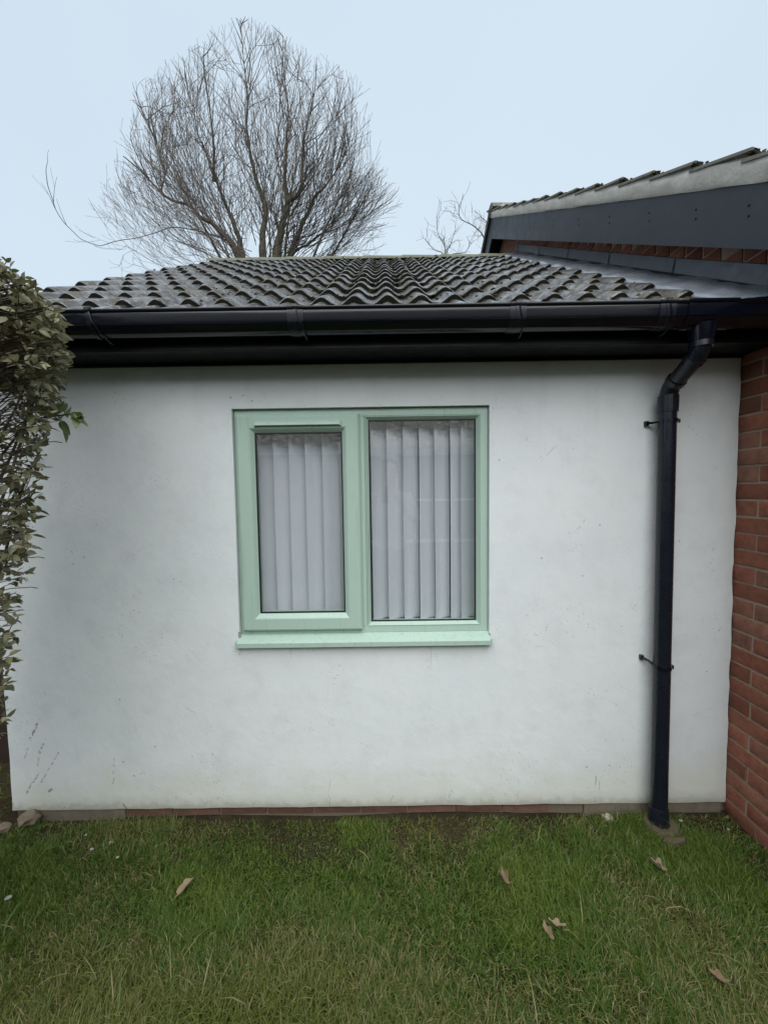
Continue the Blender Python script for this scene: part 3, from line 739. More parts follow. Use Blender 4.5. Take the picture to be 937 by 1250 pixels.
# ------------------------------------------------------------------ bare trees
def smooth_path(p, n=5):
    p = [Vector(q) for q in p]; o = []
    for i in range(len(p)-1):
        a, b, c, d = p[max(i-1, 0)], p[i], p[i+1], p[min(i+2, len(p)-1)]
        for k in range(n):
            t = k/n; o.append(.5*((2*b)+(c-a)*t+(2*a-5*b+4*c-d)*t*t+(3*b-a-3*c+d)*t**3))
    o.append(p[-1]); return o
TY = 10.
ENV = [(15.072, -4.24, -3.421), (14.222, -5.871, -1.97), (13.352, -6.785, -0.767), (12.242, -7.315, -0.504), (11.12, -7.852, -0.285), (9.983, -8.45, 0.45), (8.832, -8.9, 0.95), (7.0, -8.8, 0.9)]
def env(z):
    if z >= ENV[0][0]: return None
    for i in range(len(ENV)-1):
        if z >= ENV[i+1][0]:
            t = (ENV[i][0]-z)/(ENV[i][0]-ENV[i+1][0]); l = ENV[i][1]+(ENV[i+1][1]-ENV[i][1])*t; r = ENV[i][2]+(ENV[i+1][2]-ENV[i][2])*t
            return (l+r)/2, (r-l)/2
    return (ENV[-1][1]+ENV[-1][2])/2, (ENV[-1][2]-ENV[-1][1])/2
def inside(p, slack=1.):
    s_ = (TY+CD)/(p.y+CD); x, z = p.x*s_, CZ+(p.z-CZ)*s_      # keep nearer boughs within the same rounded outline
    e = env(z)
    if not e: return False
    return ((x-e[0])/(e[1]*slack))**2+((p.y-TY)/(e[1]*.65*slack))**2 < 1
LIMBS = {
'A': [(-4.224, 8.448), (-4.451, 8.86), (-4.801, 9.215), (-5.154, 9.453), (-5.505, 9.748), (-6.215, 10.048), (-6.165, 10.622), (-6.277, 11.309), (-6.652, 12.222), (-6.911, 13.012)],
'B': [(-4.163, 8.447), (-4.209, 8.856), (-4.37, 9.44), (-4.757, 10.369), (-5.03, 11.06), (-5.296, 11.86), (-5.61, 12.879), (-5.803, 13.885)],
'C': [(-3.496, 8.436), (-3.479, 8.961), (-3.389, 9.887), (-3.664, 10.696), (-3.805, 11.836), (-3.826, 12.961), (-3.898, 14.295), (-3.933, 14.956)],
'D': [(-3.072, 8.43), (-2.868, 9.184), (-2.67, 9.76), (-2.708, 10.566), (-2.553, 11.815), (-2.631, 13.276), (-2.61, 14.824)],
'E': [(-3.072, 8.43), (-3.109, 9.188), (-3.209, 9.884), (-3.371, 10.462), (-3.209, 11.826), (-3.087, 13.839)],
'F': [(-2.708, 8.424), (-2.445, 9.177), (-1.999, 10.095), (-1.503, 10.775), (-1.008, 11.563), (-0.679, 13.243)],
'G': [(-2.67, 9.76), (-2.243, 9.984), (-2.096, 11.013), (-1.705, 12.365), (-1.545, 14.145)],
'H': [(-2.708, 8.424), (-2.27, 8.942), (-1.534, 9.395), (-0.562, 9.841), (0.409, 10.515)],
'I': [(-4.451, 8.86), (-5.169, 9.105), (-6.01, 9.234), (-6.99, 9.017), (-8.217, 8.745), (-8.925, 9.106), (-9.317, 9.635), (-9.519, 10.274)],
'J': [(-4.757, 10.369), (-4.602, 11.281), (-4.665, 12.751), (-4.727, 14.199)],
'K': [(-6.215, 10.048), (-6.789, 10.632), (-7.367, 11.099), (-7.863, 11.902)]}
RAD = {'A': .10, 'B': .11, 'C': .12, 'D': .13, 'E': .075, 'F': .095, 'G': .07, 'H': .05, 'I': .020, 'J': .045, 'K': .035}
DEP = {'A': -.3, 'B': .6, 'C': .0, 'D': -.5, 'E': 1.0, 'F': .3, 'G': -1., 'H': .6, 'I': -.2, 'J': -1.1, 'K': -.8}
tree = thing('bare_tree', (-3.4, TY, GZ), 'large leafless tree with many upright branches behind the extension roof', 'tree')
tm = MB()
tm.tube([(-3.4, TY, -.2), (-3.42, TY, .4), (-3.45, TY, 3.2), (-3.4, TY, 5.2)], [.62, .46, .40, .42], 16)
limb_paths = []
for k, pp in LIMBS.items():
    n = len(pp); dd = DEP[k]
    pth = [(x, TY+dd*(.25+.75*i/(n-1)), z) for i, (x, z) in enumerate(pp)]
    if k == 'G': pth[0] = (pth[0][0], TY+DEP['D']*.6, pth[0][2])
    if pp[0][1] < 8.5 and k != 'I': pth = [(-3.4, TY, 4.9), ((-3.4+pp[0][0])/2, TY+dd*.1, 6.8)]+pth
    pth = smooth_path(pth, 5)
    L = len(pth); out_ = []
    for i, p in enumerate(pth):
        w_ = noise.noise_vector(Vector((i*.35, hash(k) % 7 if False else ord(k), 0)))*.06*(i > 8)
        out_.append(p+w_)
    start = 9 if pp[0][1] < 8.5 and k != 'I' else 0
    rad = [max(.009, RAD[k]*(1-.95*max(0, i-start)/(L-start))**1.7*(1.15 if i < start else 1)) for i in range(L)]
    limb_paths.append((k, out_, rad))
tm.build('trunk', M['bark'], tree, smooth=True, weld=False)
# extra limbs towards and away from the viewer
for j, (ax, ay) in enumerate(((-.9, -1.), (.5, -1.), (-.2, 1.), (.9, .9), (-1., .8), (1.1, -.6))):
    p = Vector((-3.4, TY, 5.0)); d = Vector((ax*.35, ay*.35, 1)).normalized(); pth = [p.copy()]
    for i in range(26):
        d = (d+Vector((ax*.02, ay*.02, .03))+noise.noise_vector(Vector((i*.5, j*9, 1)))*.12).normalized(); p = p+d*.36
        if not inside(p) and p.z > 7: break
        pth.append(p.copy())
    L = len(pth); limb_paths.append(('x%d' % j, pth, [max(.009, .10*(1-.95*i/L)**1.4) for i in range(L)]))
for i_, (k, pth, rad) in enumerate(limb_paths):
    if k != 'I':
        cut = next((i for i, p in enumerate(pth) if p.z > 9 and not inside(p, .97)), len(pth)); pth, rad = pth[:cut], rad[:cut]; limb_paths[i_] = (k, pth, rad)
    m = MB(); m.tube(pth, rad, 7); m.build('limb', M['bark'], tree, smooth=True, weld=False)
crown = MB(); RT = random.Random(5); NTW = [0]
def grow(p, d, L, r, lev, free=False, sl=None):
    if sl is None: sl = 1.+RT.gauss(-.02, .07)
    step = .16 if lev < 2 else .13; n = max(2, int(L/step)); pts = [p.copy()]; d = d.normalized(); bend = Vector((RT.gauss(0, 1), RT.gauss(0, 1), 0))*.03
    kids = []
    for i in range(n):
        d = (d+bend+Vector((0, 0, .045 if lev < 2 else .06))+Vector((RT.gauss(0, 1), RT.gauss(0, 1), RT.gauss(0, .6)))*.075).normalized()
        p = p+d*step
        if p.z > 7.2 and not inside(p, sl+.12*noise.noise(p*.7)+(.5 if free else 0)): break
        pts.append(p.copy()); kids.append((p.copy(), d.copy(), i/n))
    if len(pts) < 3: return
    k = len(pts); tip = .0036 if lev else .0045
    crown.tube(pts, [max(tip, r*(1-.8*i/k)) for i in range(k)], 3, False); NTW[0] += 1
    if lev >= 3: return
    prob = (.31, .34, .20)[lev]
    for (q, dd, t) in kids:
        if t < .12: continue
        if RT.random() < prob:
            side = Vector((RT.gauss(0, 1), RT.gauss(0, 1), RT.gauss(.1, .6))); side = (side-dd*side.dot(dd)).normalized()
            ang = RT.uniform(.3, .62); nd = dd*math.cos(ang)+side*math.sin(ang)
            grow(q, nd, L*(1-t)*RT.uniform(.45, .8)+.25, max(tip, r*(1-.75*t)*.62), lev+1, free, sl+RT.gauss(0, .03))
CEN = Vector((-3.45, TY, 7.6))
for k, pth, rad in limb_paths:
    L = len(pth); free = k == 'I'
    for i, p in enumerate(pth):
        if p.z < 8.0 or i < 2: continue
        t = i/L
        for _ in range(1 if free else (2 if RT.random() < .36 else 1)):
            if free and RT.random() < .78: continue
            tan = (pth[min(i+1, L-1)]-pth[i-1]).normalized(); radial = (p-CEN).normalized()
            side = Vector((RT.gauss(0, 1), RT.gauss(0, 1), RT.gauss(0, .4)))*.42
            d = tan*.45+radial*.45+Vector((0, 0, .38))+side
            if free: d = tan*.3+Vector((RT.uniform(-.5, .1), RT.gauss(0, .3), 1.)); 
            grow(p, d, (RT.uniform(.3, 1.) if free and t > .5 else RT.uniform(1.2, 3.6)), .014 if not free else .010, 0, free)
        if i == L-1: grow(p, tan, 1.2, .014, 1, free)
# low spreading skirt of thin branches
for j in range(112):
    a = RT.uniform(0, 2*math.pi) if j < 92 else RT.uniform(-.6, .6); rr_ = RT.uniform(.3, 1.6); p = Vector((-3.45+rr_*math.cos(a), TY+rr_*math.sin(a), RT.uniform(7.4, 9.2)))
    grow(p, Vector((math.cos(a), math.sin(a)*.6, RT.uniform(-.05, .8))), RT.uniform(2.8, 5.6), .011, 0, False, RT.uniform(.86, 1.10))
c_ = crown.build('crown', M['twig'], tree, weld=False); c_['kind'] = 'stuff'
print('twigs', NTW[0], len(crown.v), 'bricks', cnt)
def small_tree(base, limbs, Y, label, seed, r0):
    global crown
    t = thing('bare_tree', (base[0], Y, GZ), label, 'tree', 'bare trees beyond the ridge')
    rt = random.Random(seed); m = MB(); m.tube([(base[0], Y, -.2), (base[0], Y, base[1]*.6), (base[0], Y, base[1])], [.3, .2, r0*1.3], 8); m.build('trunk', M['bark'], t)
    c2 = MB()
    def g(p, d, L, r, lev):
        n = max(2, int(L/.2)); pts = [p.copy()]
        for i in range(n):
            d = (d+Vector((0, 0, .04))+Vector((rt.gauss(0, 1), rt.gauss(0, 1), rt.gauss(0, 1)))*.12).normalized(); p = p+d*.2; pts.append(p.copy())
            if lev < 3 and rt.random() < .42:
                s = Vector((rt.gauss(0, 1), rt.gauss(0, 1), rt.gauss(.2, .7))).normalized(); g(p, (d+s*.8).normalized(), L*rt.uniform(.35, .65), max(.009, r*.6), lev+1)
        c2.tube(pts, [max(.0055, r*(1-.7*i/len(pts))) for i in range(len(pts))], 3, False)
    for lm in limbs:
        pth = smooth_path([(x, Y+.15*i*(rt.random()-.5), z) for i, (x, z) in enumerate([(base[0], base[1]*.8)]+lm)], 5); L = len(pth)
        c2.tube(pth, [max(.012, r0*(1-.8*i/L)) for i in range(L)], 5, False)
        for i in range(3, L, 1): g(pth[i], ((pth[i]-pth[i-1]).normalized()+Vector((rt.gauss(0, .6), rt.gauss(0, .6), .3))).normalized(), rt.uniform(.3, .75), .009, 1)
    o = c2.build('crown', M['far_twig'], t, weld=False); o['kind'] = 'stuff'
small_tree((5.127, 12.6), [[(5.127, 13.114), (5.046, 13.897), (4.562, 14.488), (3.917, 14.886), (3.757, 15.275)], [(5.127, 13.114), (5.288, 14.282), (4.844, 14.8)], [(5.127, 13.114), (5.4, 13.9), (5.7, 14.5)]], 18, 'small distant bare tree touching the grey gable apex', 3, .045)
small_tree((3.222, 12.5), [[(3.222, 13.027), (3.145, 13.732), (2.866, 14.515), (2.749, 15.021)], [(3.222, 13.027), (3.51, 13.921), (3.714, 14.501)], [(3.222, 13.027), (2.617, 13.545), (2.216, 13.942)], [(3.222, 13.027), (4.236, 13.519), (4.439, 13.906)]], 18.4, 'small distant bare tree between the big tree and the gable', 9, .034)

# ------------------------------------------------------------------ hedge shrub at the left edge
def leaf_mesh(name, mat, l, wd, seed, fold=.25, seg=3):
    rr = random.Random(seed); m = MB()
    for i in range(seg+1):
        t = i/seg; w_ = wd*.5*math.sin(math.pi*(t**.8)*.96+.04)*(1 if 0 < i < seg else .12); z = -.18*l*t*t
        m.v += [(-w_, l*t, z+abs(w_)*fold), (0, l*t, z), (w_, l*t, z+abs(w_)*fold)]
    m.f = [(3*i+k, 3*i+k+1, 3*i+4+k, 3*i+3+k) for i in range(seg) for k in (0, 1)]
    me, _ = m.mesh(name, mat, False, True, 0, False)
    return me
hedge = thing('shrub', (-1.75, -.6, GZ), 'tall dull green shrub crowding the left corner of the white wall', 'shrub')
hs = MB(); HR = random.Random(21); leaves = []
# outline in the x-z plane: right-hand limit of the foliage at each height (at y about -.5)
LIM = [(2.40, -1.45), (2.24, -1.20), (2.14, -1.09), (2.04, -1.03), (1.92, -1.02), (1.84, -1.05), (1.76, -1.06), (1.68, -1.10), (1.6, -1.11), (1.5, -1.13), (1.42, -1.16), (1.32, -1.17), (1.22, -1.20), (1.10, -1.235), (1.0, -1.25), (.9, -1.27), (.8, -1.30), (.6, -1.34), (.3, -1.42), (0, -1.5)]
def lim(z):
    for i in range(len(LIM)-1):
        if z >= LIM[i+1][0]:
            t = (LIM[i][0]-z)/(LIM[i][0]-LIM[i+1][0]); return LIM[i][1]+(LIM[i+1][1]-LIM[i][1])*t
    return -1.5
def fits(p, e=0.):
    s_ = 1.25/(p.y+CD); z = CZ+(p.z-CZ)*s_
    return p.x*s_ < lim(z)+e and z < 2.25
stems = []
for i in range(26):
    bx, by = HR.uniform(-1.95, -1.60), HR.uniform(-.85, -.35); p = Vector((bx, by, GZ)); d = Vector((HR.uniform(-.1, .12), HR.uniform(-.1, .1), 1)).normalized(); pth = [p.copy()]
    for j in range(26):
        d = (d+Vector((HR.gauss(.012, .05), HR.gauss(0, .05), 0))).normalized(); p = p+d*.095
        if p.x > lim(p.z)-.05: d.x = -abs(d.x); p.x = lim(p.z)-.05
        if not fits(p): break
        pth.append(p.copy())
    stems.append(pth); hs.tube(pth, [max(.003, .011*(1-.75*k/len(pth))) for k in range(len(pth))], 5)
def dens(z): return 1.0 if z > 1.85 else (.85 if z > 1.45 else (.70 if z > 1.15 else .32))
def add_twig(p, d, n, size=1.):
    pts = [p.copy()]
    for i in range(n):
        d = (d+Vector((HR.gauss(0, .16), HR.gauss(0, .16), HR.gauss(.03, .16)))).normalized(); p = p+d*.028
        if not fits(p, .025*HR.random()): break
        pts.append(p.copy())
        for sgn in ((1, -1) if HR.random() < .75 else (HR.choice((1, -1)),)):
            side = d.cross(Vector((HR.gauss(0, .4), HR.gauss(0, .4), 1))).normalized()*sgn
            leaves.append((p.copy(), (d*.5+side*.8+Vector((HR.gauss(.1, .3), HR.gauss(-.1, .3), HR.gauss(-.25, .5)))).normalized(), size*HR.uniform(.7, 1.25)))
    if len(pts) > 1: hs.tube(pts, .0014, 3, False)
for i in range(3600):
    st = HR.choice(stems); q = HR.choice(st); 
    if q.z < .5 and HR.random() < .5: continue
    if HR.random() > dens(q.z): continue
    reach = abs(HR.gauss(0, .12)); tz = q.z+HR.uniform(-.1, .25)
    p = Vector((min(q.x+HR.uniform(-.1, .55), lim(tz)-HR.random()**2*.35-.01), q.y+HR.uniform(-.38, .08), tz))
    if not fits(p): continue
    if noise.noise(p*5.5) < (-.30 if tz > 1.8 else -.12): continue
    add_twig(p, Vector((HR.uniform(-.3, .7), HR.uniform(-.8, .3), HR.uniform(-.2, .8))).normalized(), HR.randint(3, 6))
# twigs that reach the outline, so its edge is leafy
for i in range(430):
    z = HR.uniform(.85, 2.28) if HR.random() < .45 else HR.uniform(1.85, 2.30); 
    yy = HR.uniform(-.72, -.35); p = Vector(((lim(z)-HR.uniform(.04, .16))*(yy+CD)/1.25, yy, z))
    if not fits(p, .01): continue
    hs.tube([p+Vector((-.25, .02, -.12)), p+Vector((-.1, 0, -.02)), p], .0018, 3, False)
    add_twig(p, Vector((.8, HR.uniform(-.4, .3), HR.uniform(-.4, .6))).normalized(), 4)
for x, z, n in ((-1.09, 1.675, 3), (-1.17, 1.30, 3), (-1.20, 1.20, 2)):    # little bare sprigs
    hs.tube([(x-.12, -.5, z-.02), (x-.04, -.5, z), (x+.03, -.5, z+.004), (x+.05, -.5, z)], .0014, 4)
hs.build('stem', M['stem'], hedge, weld=False)
LMS = [leaf_mesh('leaf', M['leaf'], .028, .0155, s, fold=.15+.15*s, seg=3) for s in range(4)]
def leaf_matrix(d, roll):
    d = d.normalized(); up = Vector((0, 0, 1)); x = d.cross(up).normalized(); z = x.cross(d)
    q = Matrix((x, d, z)).transposed().to_4x4() @ Matrix.Rotation(roll, 4, 'Y'); return q
# the leaves that show largest become objects; the rest one mesh
sc = []
for i, (p, d, s) in enumerate(leaves):
    u, v, z = project(p)
    if not (0 <= u < 130 and 250 < v < 1100): vis = -9
    else: vis = u/100.+s/z*.6+(1.2-z)*.8
    sc.append(vis)
order = sorted(range(len(leaves)), key=lambda i: -sc[i]); top = set(order[:285])
V = []; F = []; A = []
tv = [[v.co.copy() for v in me.vertices] for me in LMS]; tf = [[tuple(pl.vertices) for pl in me.polygons] for me in LMS]
for i, (p, d, s) in enumerate(leaves):
    mt = leaf_matrix(d, HR.gauss(0, .9)); k = HR.randrange(4)
    if i in top:
        o = put('leaf', LMS[k], p, hedge, rot=mt.to_euler()); o.scale = (s, s, s); continue
    n0 = len(V); q = mt.to_3x3()*s
    for c in tv[k]: V.append(p+q@c)
    F += [tuple(a+n0 for a in f) for f in tf[k]]; A += [HR.random()]*len(tv[k])
me = bpy.data.meshes.new('foliage'); c0 = Vector(np.mean([tuple(v) for v in V], 0)); me.from_pydata([tuple(v-c0) for v in V], [], F)
me.attributes.new('shade', 'FLOAT', 'POINT').data.foreach_set('value', np.array(A, np.float32)); me.materials.append(M['leaf']); me.shade_smooth()
setp(put('foliage', me, c0, hedge), kind='stuff')
print('leaves', len(leaves))
# sprig of broader fresh leaves reaching out of the shrub
spr = thing('leafy_sprig', (-1.12, -.5, 1.76), 'sprig of broad bright green leaves sticking out of the dull shrub', 'plant')
BL = [leaf_mesh('leaf', M['green_leaf'], .072, .030, 5, .3, 5), leaf_mesh('leaf', M['green_leaf'], .055, .030, 6, .2, 5)]
m = MB(); m.tube([(-1.25, -.48, 1.70), (-1.15, -.5, 1.75), (-1.01, -.5, 1.765)], .0025, 5); m.build('stem', M['stem'], spr)
for i in range(24):
    t = HR.random(); x = -1.11+.12*t+HR.uniform(-.01, .01)
    o = put('leaf', BL[i % 2], (x, -.50+HR.uniform(-.03, .03), 1.752+.012*t+HR.uniform(-.012, .012)), spr, rot=leaf_matrix(Vector((HR.uniform(.1, 1.)*(.5+t), HR.uniform(-.8, .3), HR.uniform(-.8, .8))), HR.gauss(0, .8)).to_euler()); k_ = HR.uniform(.65, 1.05); o.scale = (k_, k_, k_)

# ------------------------------------------------------------------ dark fence beyond the corner
fn = thing('timber_fence', (-3.0, .42, GZ), 'dark stained board fence just beyond the left corner of the wall', 'fence')
for i in range(16):
    x = XL-.14-.125*i; m = MB(); m.box(x, x+.12, .40+.014*(i % 2), .418+.014*(i % 2), GZ-.05, 1.55+random.uniform(-.006, .006)); m.build('board', M['wood'], fn, bevel=.002)
m = MB(); m.box(-4.0, XL-.02, .436, .48, .30, .38); m.box(-4.0, XL-.02, .436, .48, 1.2, 1.28); m.build('rail', M['wood'], fn)

# ------------------------------------------------------------------ what the window panes mirror: the neighbour's bungalow and the person taking the picture
nb = thing('neighbour_bungalow', (0, -9.5, GZ), 'brick bungalow across the lawn mirrored faintly in the window panes', 'building')
NY = -6.6
m = MB(); m.box(-9, -.45, NY-.25, NY, GZ-.1, 2.42); m.box(2.25, 9, NY-.25, NY, GZ-.1, 2.42); m.box(-.45, 2.25, NY-.25, NY, GZ-.1, .35); m.box(-.45, 2.25, NY-.25, NY, 2.32, 2.42)
m.box(-9, -8.8, -13, NY-.25, GZ-.1, 2.42); m.box(8.8, 9, -13, NY-.25, GZ-.1, 2.42); m.build('wall', simple('neighbour_brick', (.20, .13, .10), .9, .3, 9, .4, 60), nb)
m = MB(); m.prism([(NY+.35, 2.40), (-11, 5.9), (-15.8, 2.40), (-15.8, 2.28), (-11, 5.75), (NY+.35, 2.28)], 0, -9.3, 9.3); m.build('roof', M['tile'], nb)
white = simple('white_upvc', (.8, .8, .8), .35, .03)
box('fascia', white, nb, -9.3, 9.3, NY+.35, NY+.375, 2.27, 2.42)
nw = MB(); nw.box(-.45, 2.25, NY-.03, NY+.01, .35, .42); nw.box(-.45, 2.25, NY-.03, NY+.01, 2.25, 2.32); nw.box(-.45, 2.25, NY-.03, NY+.01, 1.26, 1.31)
for x in (-.45, .22, .62, 1.02, 1.42, 2.18): nw.box(x, x+.07, NY-.03, NY+.012, .42, 2.25)
nwin = nw.build('window', white, nb); box('pane', simple('dark_pane', (.10, .12, .14), .08), nwin, -.45, 2.25, NY-.06, NY-.05, .4, 2.28)
hg = thing('garden_hedge', (0, -5.6, GZ), 'low clipped hedge in front of the neighbouring bungalow', 'hedge')
V = []; F = []; A = []
for i in range(9000):
    p = Vector((HR.uniform(-9, 9), -5.6+HR.uniform(-.3, .3), GZ+HR.uniform(0, .95)+.08*HR.random())); n0 = len(V); q = leaf_matrix(Vector((HR.gauss(0, 1), HR.gauss(0, 1), HR.gauss(0, 1))), 0).to_3x3()*1.9
    k = i % 4
    for c in tv[k]: V.append(p+q@c)
    F += [tuple(a+n0 for a in f) for f in tf[k]]; A += [HR.random()]*len(tv[k])
me = bpy.data.meshes.new('foliage'); me.from_pydata([tuple(v-Vector((0, -5.6, GZ))) for v in V], [], F)
me.attributes.new('shade', 'FLOAT', 'POINT').data.foreach_set('value', np.array(A, np.float32)); me.materials.append(M['leaf'])
setp(put('foliage', me, (0, -5.6, GZ), hg), kind='stuff')

def skin_body(name, nodes, edges, mats, pick, parent, root):
    me = bpy.data.meshes.new(name); names = list(nodes); base = Vector(nodes[root][0])
    me.from_pydata([Vector(nodes[k][0])-base for k in names], [(names.index(a), names.index(b)) for a, b in edges], [])
    o = bpy.data.objects.new(name, me); COL.objects.link(o)
    sk = o.modifiers.new('skin', 'SKIN'); 
    if not me.skin_vertices:
        me.attributes.new('skin', 'FLOAT', 'POINT') if False else None
    bm = bmesh.new(); bm.from_mesh(me); lay = bm.verts.layers.skin.verify(); bm.verts.ensure_lookup_table()
    for i, k in enumerate(names):
        r = nodes[k][1]; bm.verts[i][lay].radius = r if isinstance(r, tuple) else (r, r); bm.verts[i][lay].use_root = (k == root)
    bm.to_mesh(me); bm.free()
    ss = o.modifiers.new('sub', 'SUBSURF'); ss.levels = 2; ss.render_levels = 2
    bpy.context.view_layer.update()
    dg = bpy.context.evaluated_depsgraph_get(); me2 = bpy.data.meshes.new_from_object(o.evaluated_get(dg)); bpy.data.objects.remove(o)
    me2.name = name; me2.materials.clear()
    for mt in mats: me2.materials.append(mt)
    for pl in me2.polygons: pl.material_index = pick(pl.center+base); pl.use_smooth = True
    return put(name, me2, base, parent)
ps = thing('person', (.05, -2.17, GZ), 'person in a pale grey jacket holding up a phone, mirrored in the glass', 'person')
N = {'pelvis': ((.05, -2.17, .93), (.165, .12)), 'waist': ((.05, -2.17, 1.10), (.15, .11)), 'chest': ((.05, -2.16, 1.33), (.18, .125)), 'neckb': ((.05, -2.15, 1.50), (.10, .08)), 'neck': ((.05, -2.13, 1.57), .057),
     'jaw': ((.05, -2.09, 1.64), (.068, .075)), 'face': ((.05, -2.09, 1.71), (.078, .092)), 'crown': ((.05, -2.11, 1.79), (.06, .07))}
Eg = [('pelvis', 'waist'), ('waist', 'chest'), ('chest', 'neckb'), ('neckb', 'neck'), ('neck', 'jaw'), ('jaw', 'face'), ('face', 'crown')]
for s, a in ((-1, 'l'), (1, 'r')):
    X = .05
    N.update({a+'sh': ((X+s*.185, -2.15, 1.44), .070), a+'el': ((X+s*.27, -2.05, 1.20), .050), a+'fo': ((X+s*.17, -1.93, 1.31), .042), a+'wr': ((s*.105, -1.855, 1.435), .028), a+'pa': ((s*.085, -1.825, 1.475), (.020, .032)),
              a+'hip': ((X+s*.10, -2.17, .86), .10), a+'kn': ((X+s*.12, -2.15, .45), .062), a+'an': ((X+s*.13, -2.18, .05), .042), a+'he': ((X+s*.13, -2.17, -.01), .040), a+'to': ((X+s*.15, -1.99, -.025), (.045, .028))})
    Eg += [('chest', a+'sh'), (a+'sh', a+'el'), (a+'el', a+'fo'), (a+'fo', a+'wr'), (a+'wr', a+'pa'), ('pelvis', a+'hip'), (a+'hip', a+'kn'), (a+'kn', a+'an'), (a+'an', a+'he'), (a+'he', a+'to')]
    for f in range(4):                    # four fingers curl round the phone's edge, the thumb comes up behind it
        z = 1.500-.018*f
        N.update({a+'f%da' % f: ((s*.074, -1.800, z+.006), .0095), a+'f%db' % f: ((s*.060, -1.772, z+.008), .0085), a+'f%dc' % f: ((s*.042, -1.770+.002*f, z+.006), .0075)})
        Eg += [(a+'pa', a+'f%da' % f), (a+'f%da' % f, a+'f%db' % f), (a+'f%db' % f, a+'f%dc' % f)]
    N.update({a+'t1': ((s*.068, -1.822, 1.49), .0115), a+'t2': ((s*.045, -1.808, 1.512), .009)}); Eg += [(a+'pa', a+'t1'), (a+'t1', a+'t2')]
skin_m = simple('skin', (.48, .30, .22), .55, .08); jacket = simple('pale_grey_jacket', (.42, .43, .45), .8, .12, 12, .4, 40); trousers = simple('dark_trousers', (.03, .035, .05), .85, .1)
def pick(p):
    if p.z < .03: return 3
    if p.z < .92: return 2
    if p.z > 1.535 and p.y < -2.0: return 0
    if p.y > -1.862: return 0
    return 1
body = skin_body('body', N, Eg, [skin_m, jacket, trousers, M['gasket']], pick, ps, 'pelvis')
bm = bmesh.new(); bmesh.ops.create_icosphere(bm, subdivisions=3, radius=1)
for v in list(bm.verts):
    if v.co.y > .35 and v.co.z < .35 or v.co.z < -.55: bm.verts.remove(v)
for v in bm.verts: v.co = Vector((v.co.x*.096, v.co.y*.112, v.co.z*.125))*(1+.05*noise.noise(v.co*3))
bmesh.ops.solidify(bm, geom=bm.faces[:], thickness=.008)
me = bpy.data.meshes.new('hair'); bm.to_mesh(me); bm.free(); me.materials.append(simple('dark_hair', (.02, .015, .012), .6, .2)); me.shade_smooth(); put('hair', me, (.05, -2.118, 1.745), ps)
for s in (-1, 1):
    bm = bmesh.new(); bmesh.ops.create_uvsphere(bm, u_segments=10, v_segments=6, radius=.012); me = bpy.data.meshes.new('eye'); bm.to_mesh(me); bm.free(); me.materials.append(M['gasket']); put('eye', me, (.05+s*.030, -2.008, 1.715), ps)
    m = MB(); m.tube([(.05+s*.078, -2.10, 1.735), (.05+s*.09, -2.108, 1.715), (.05+s*.08, -2.102, 1.685)], [.008, .013, .007], 8); m.build('ear', skin_m, ps, smooth=True)
m = MB(); m.tube([(.05, -2.004, 1.728), (.05, -1.982, 1.692), (.05, -2.004, 1.686)], [.007, .014, .008], 8); m.build('nose', skin_m, ps, smooth=True)
m = MB(); m.tube([(.028, -2.006, 1.658), (.05, -1.998, 1.656), (.072, -2.006, 1.658)], [.004, .007, .004], 8); m.build('mouth', simple('lips', (.38, .16, .14), .5), ps, smooth=True)
ph = thing('phone', (0, -1.79, 1.44), 'dark phone held up in both hands, mirrored in the glass', 'phone')
box('body', M['pipe'], ph, -.037, .037, -1.797, -1.789, 1.385, 1.535, bevel=.003)
m = MB(); m.tube([(.018, -1.789, 1.518), (.018, -1.786, 1.518)], .007, 12); m.tube([(.018, -1.789, 1.498), (.018, -1.786, 1.498)], .007, 12); m.build('camera_lens', M['gasket'], ph, weld=False)

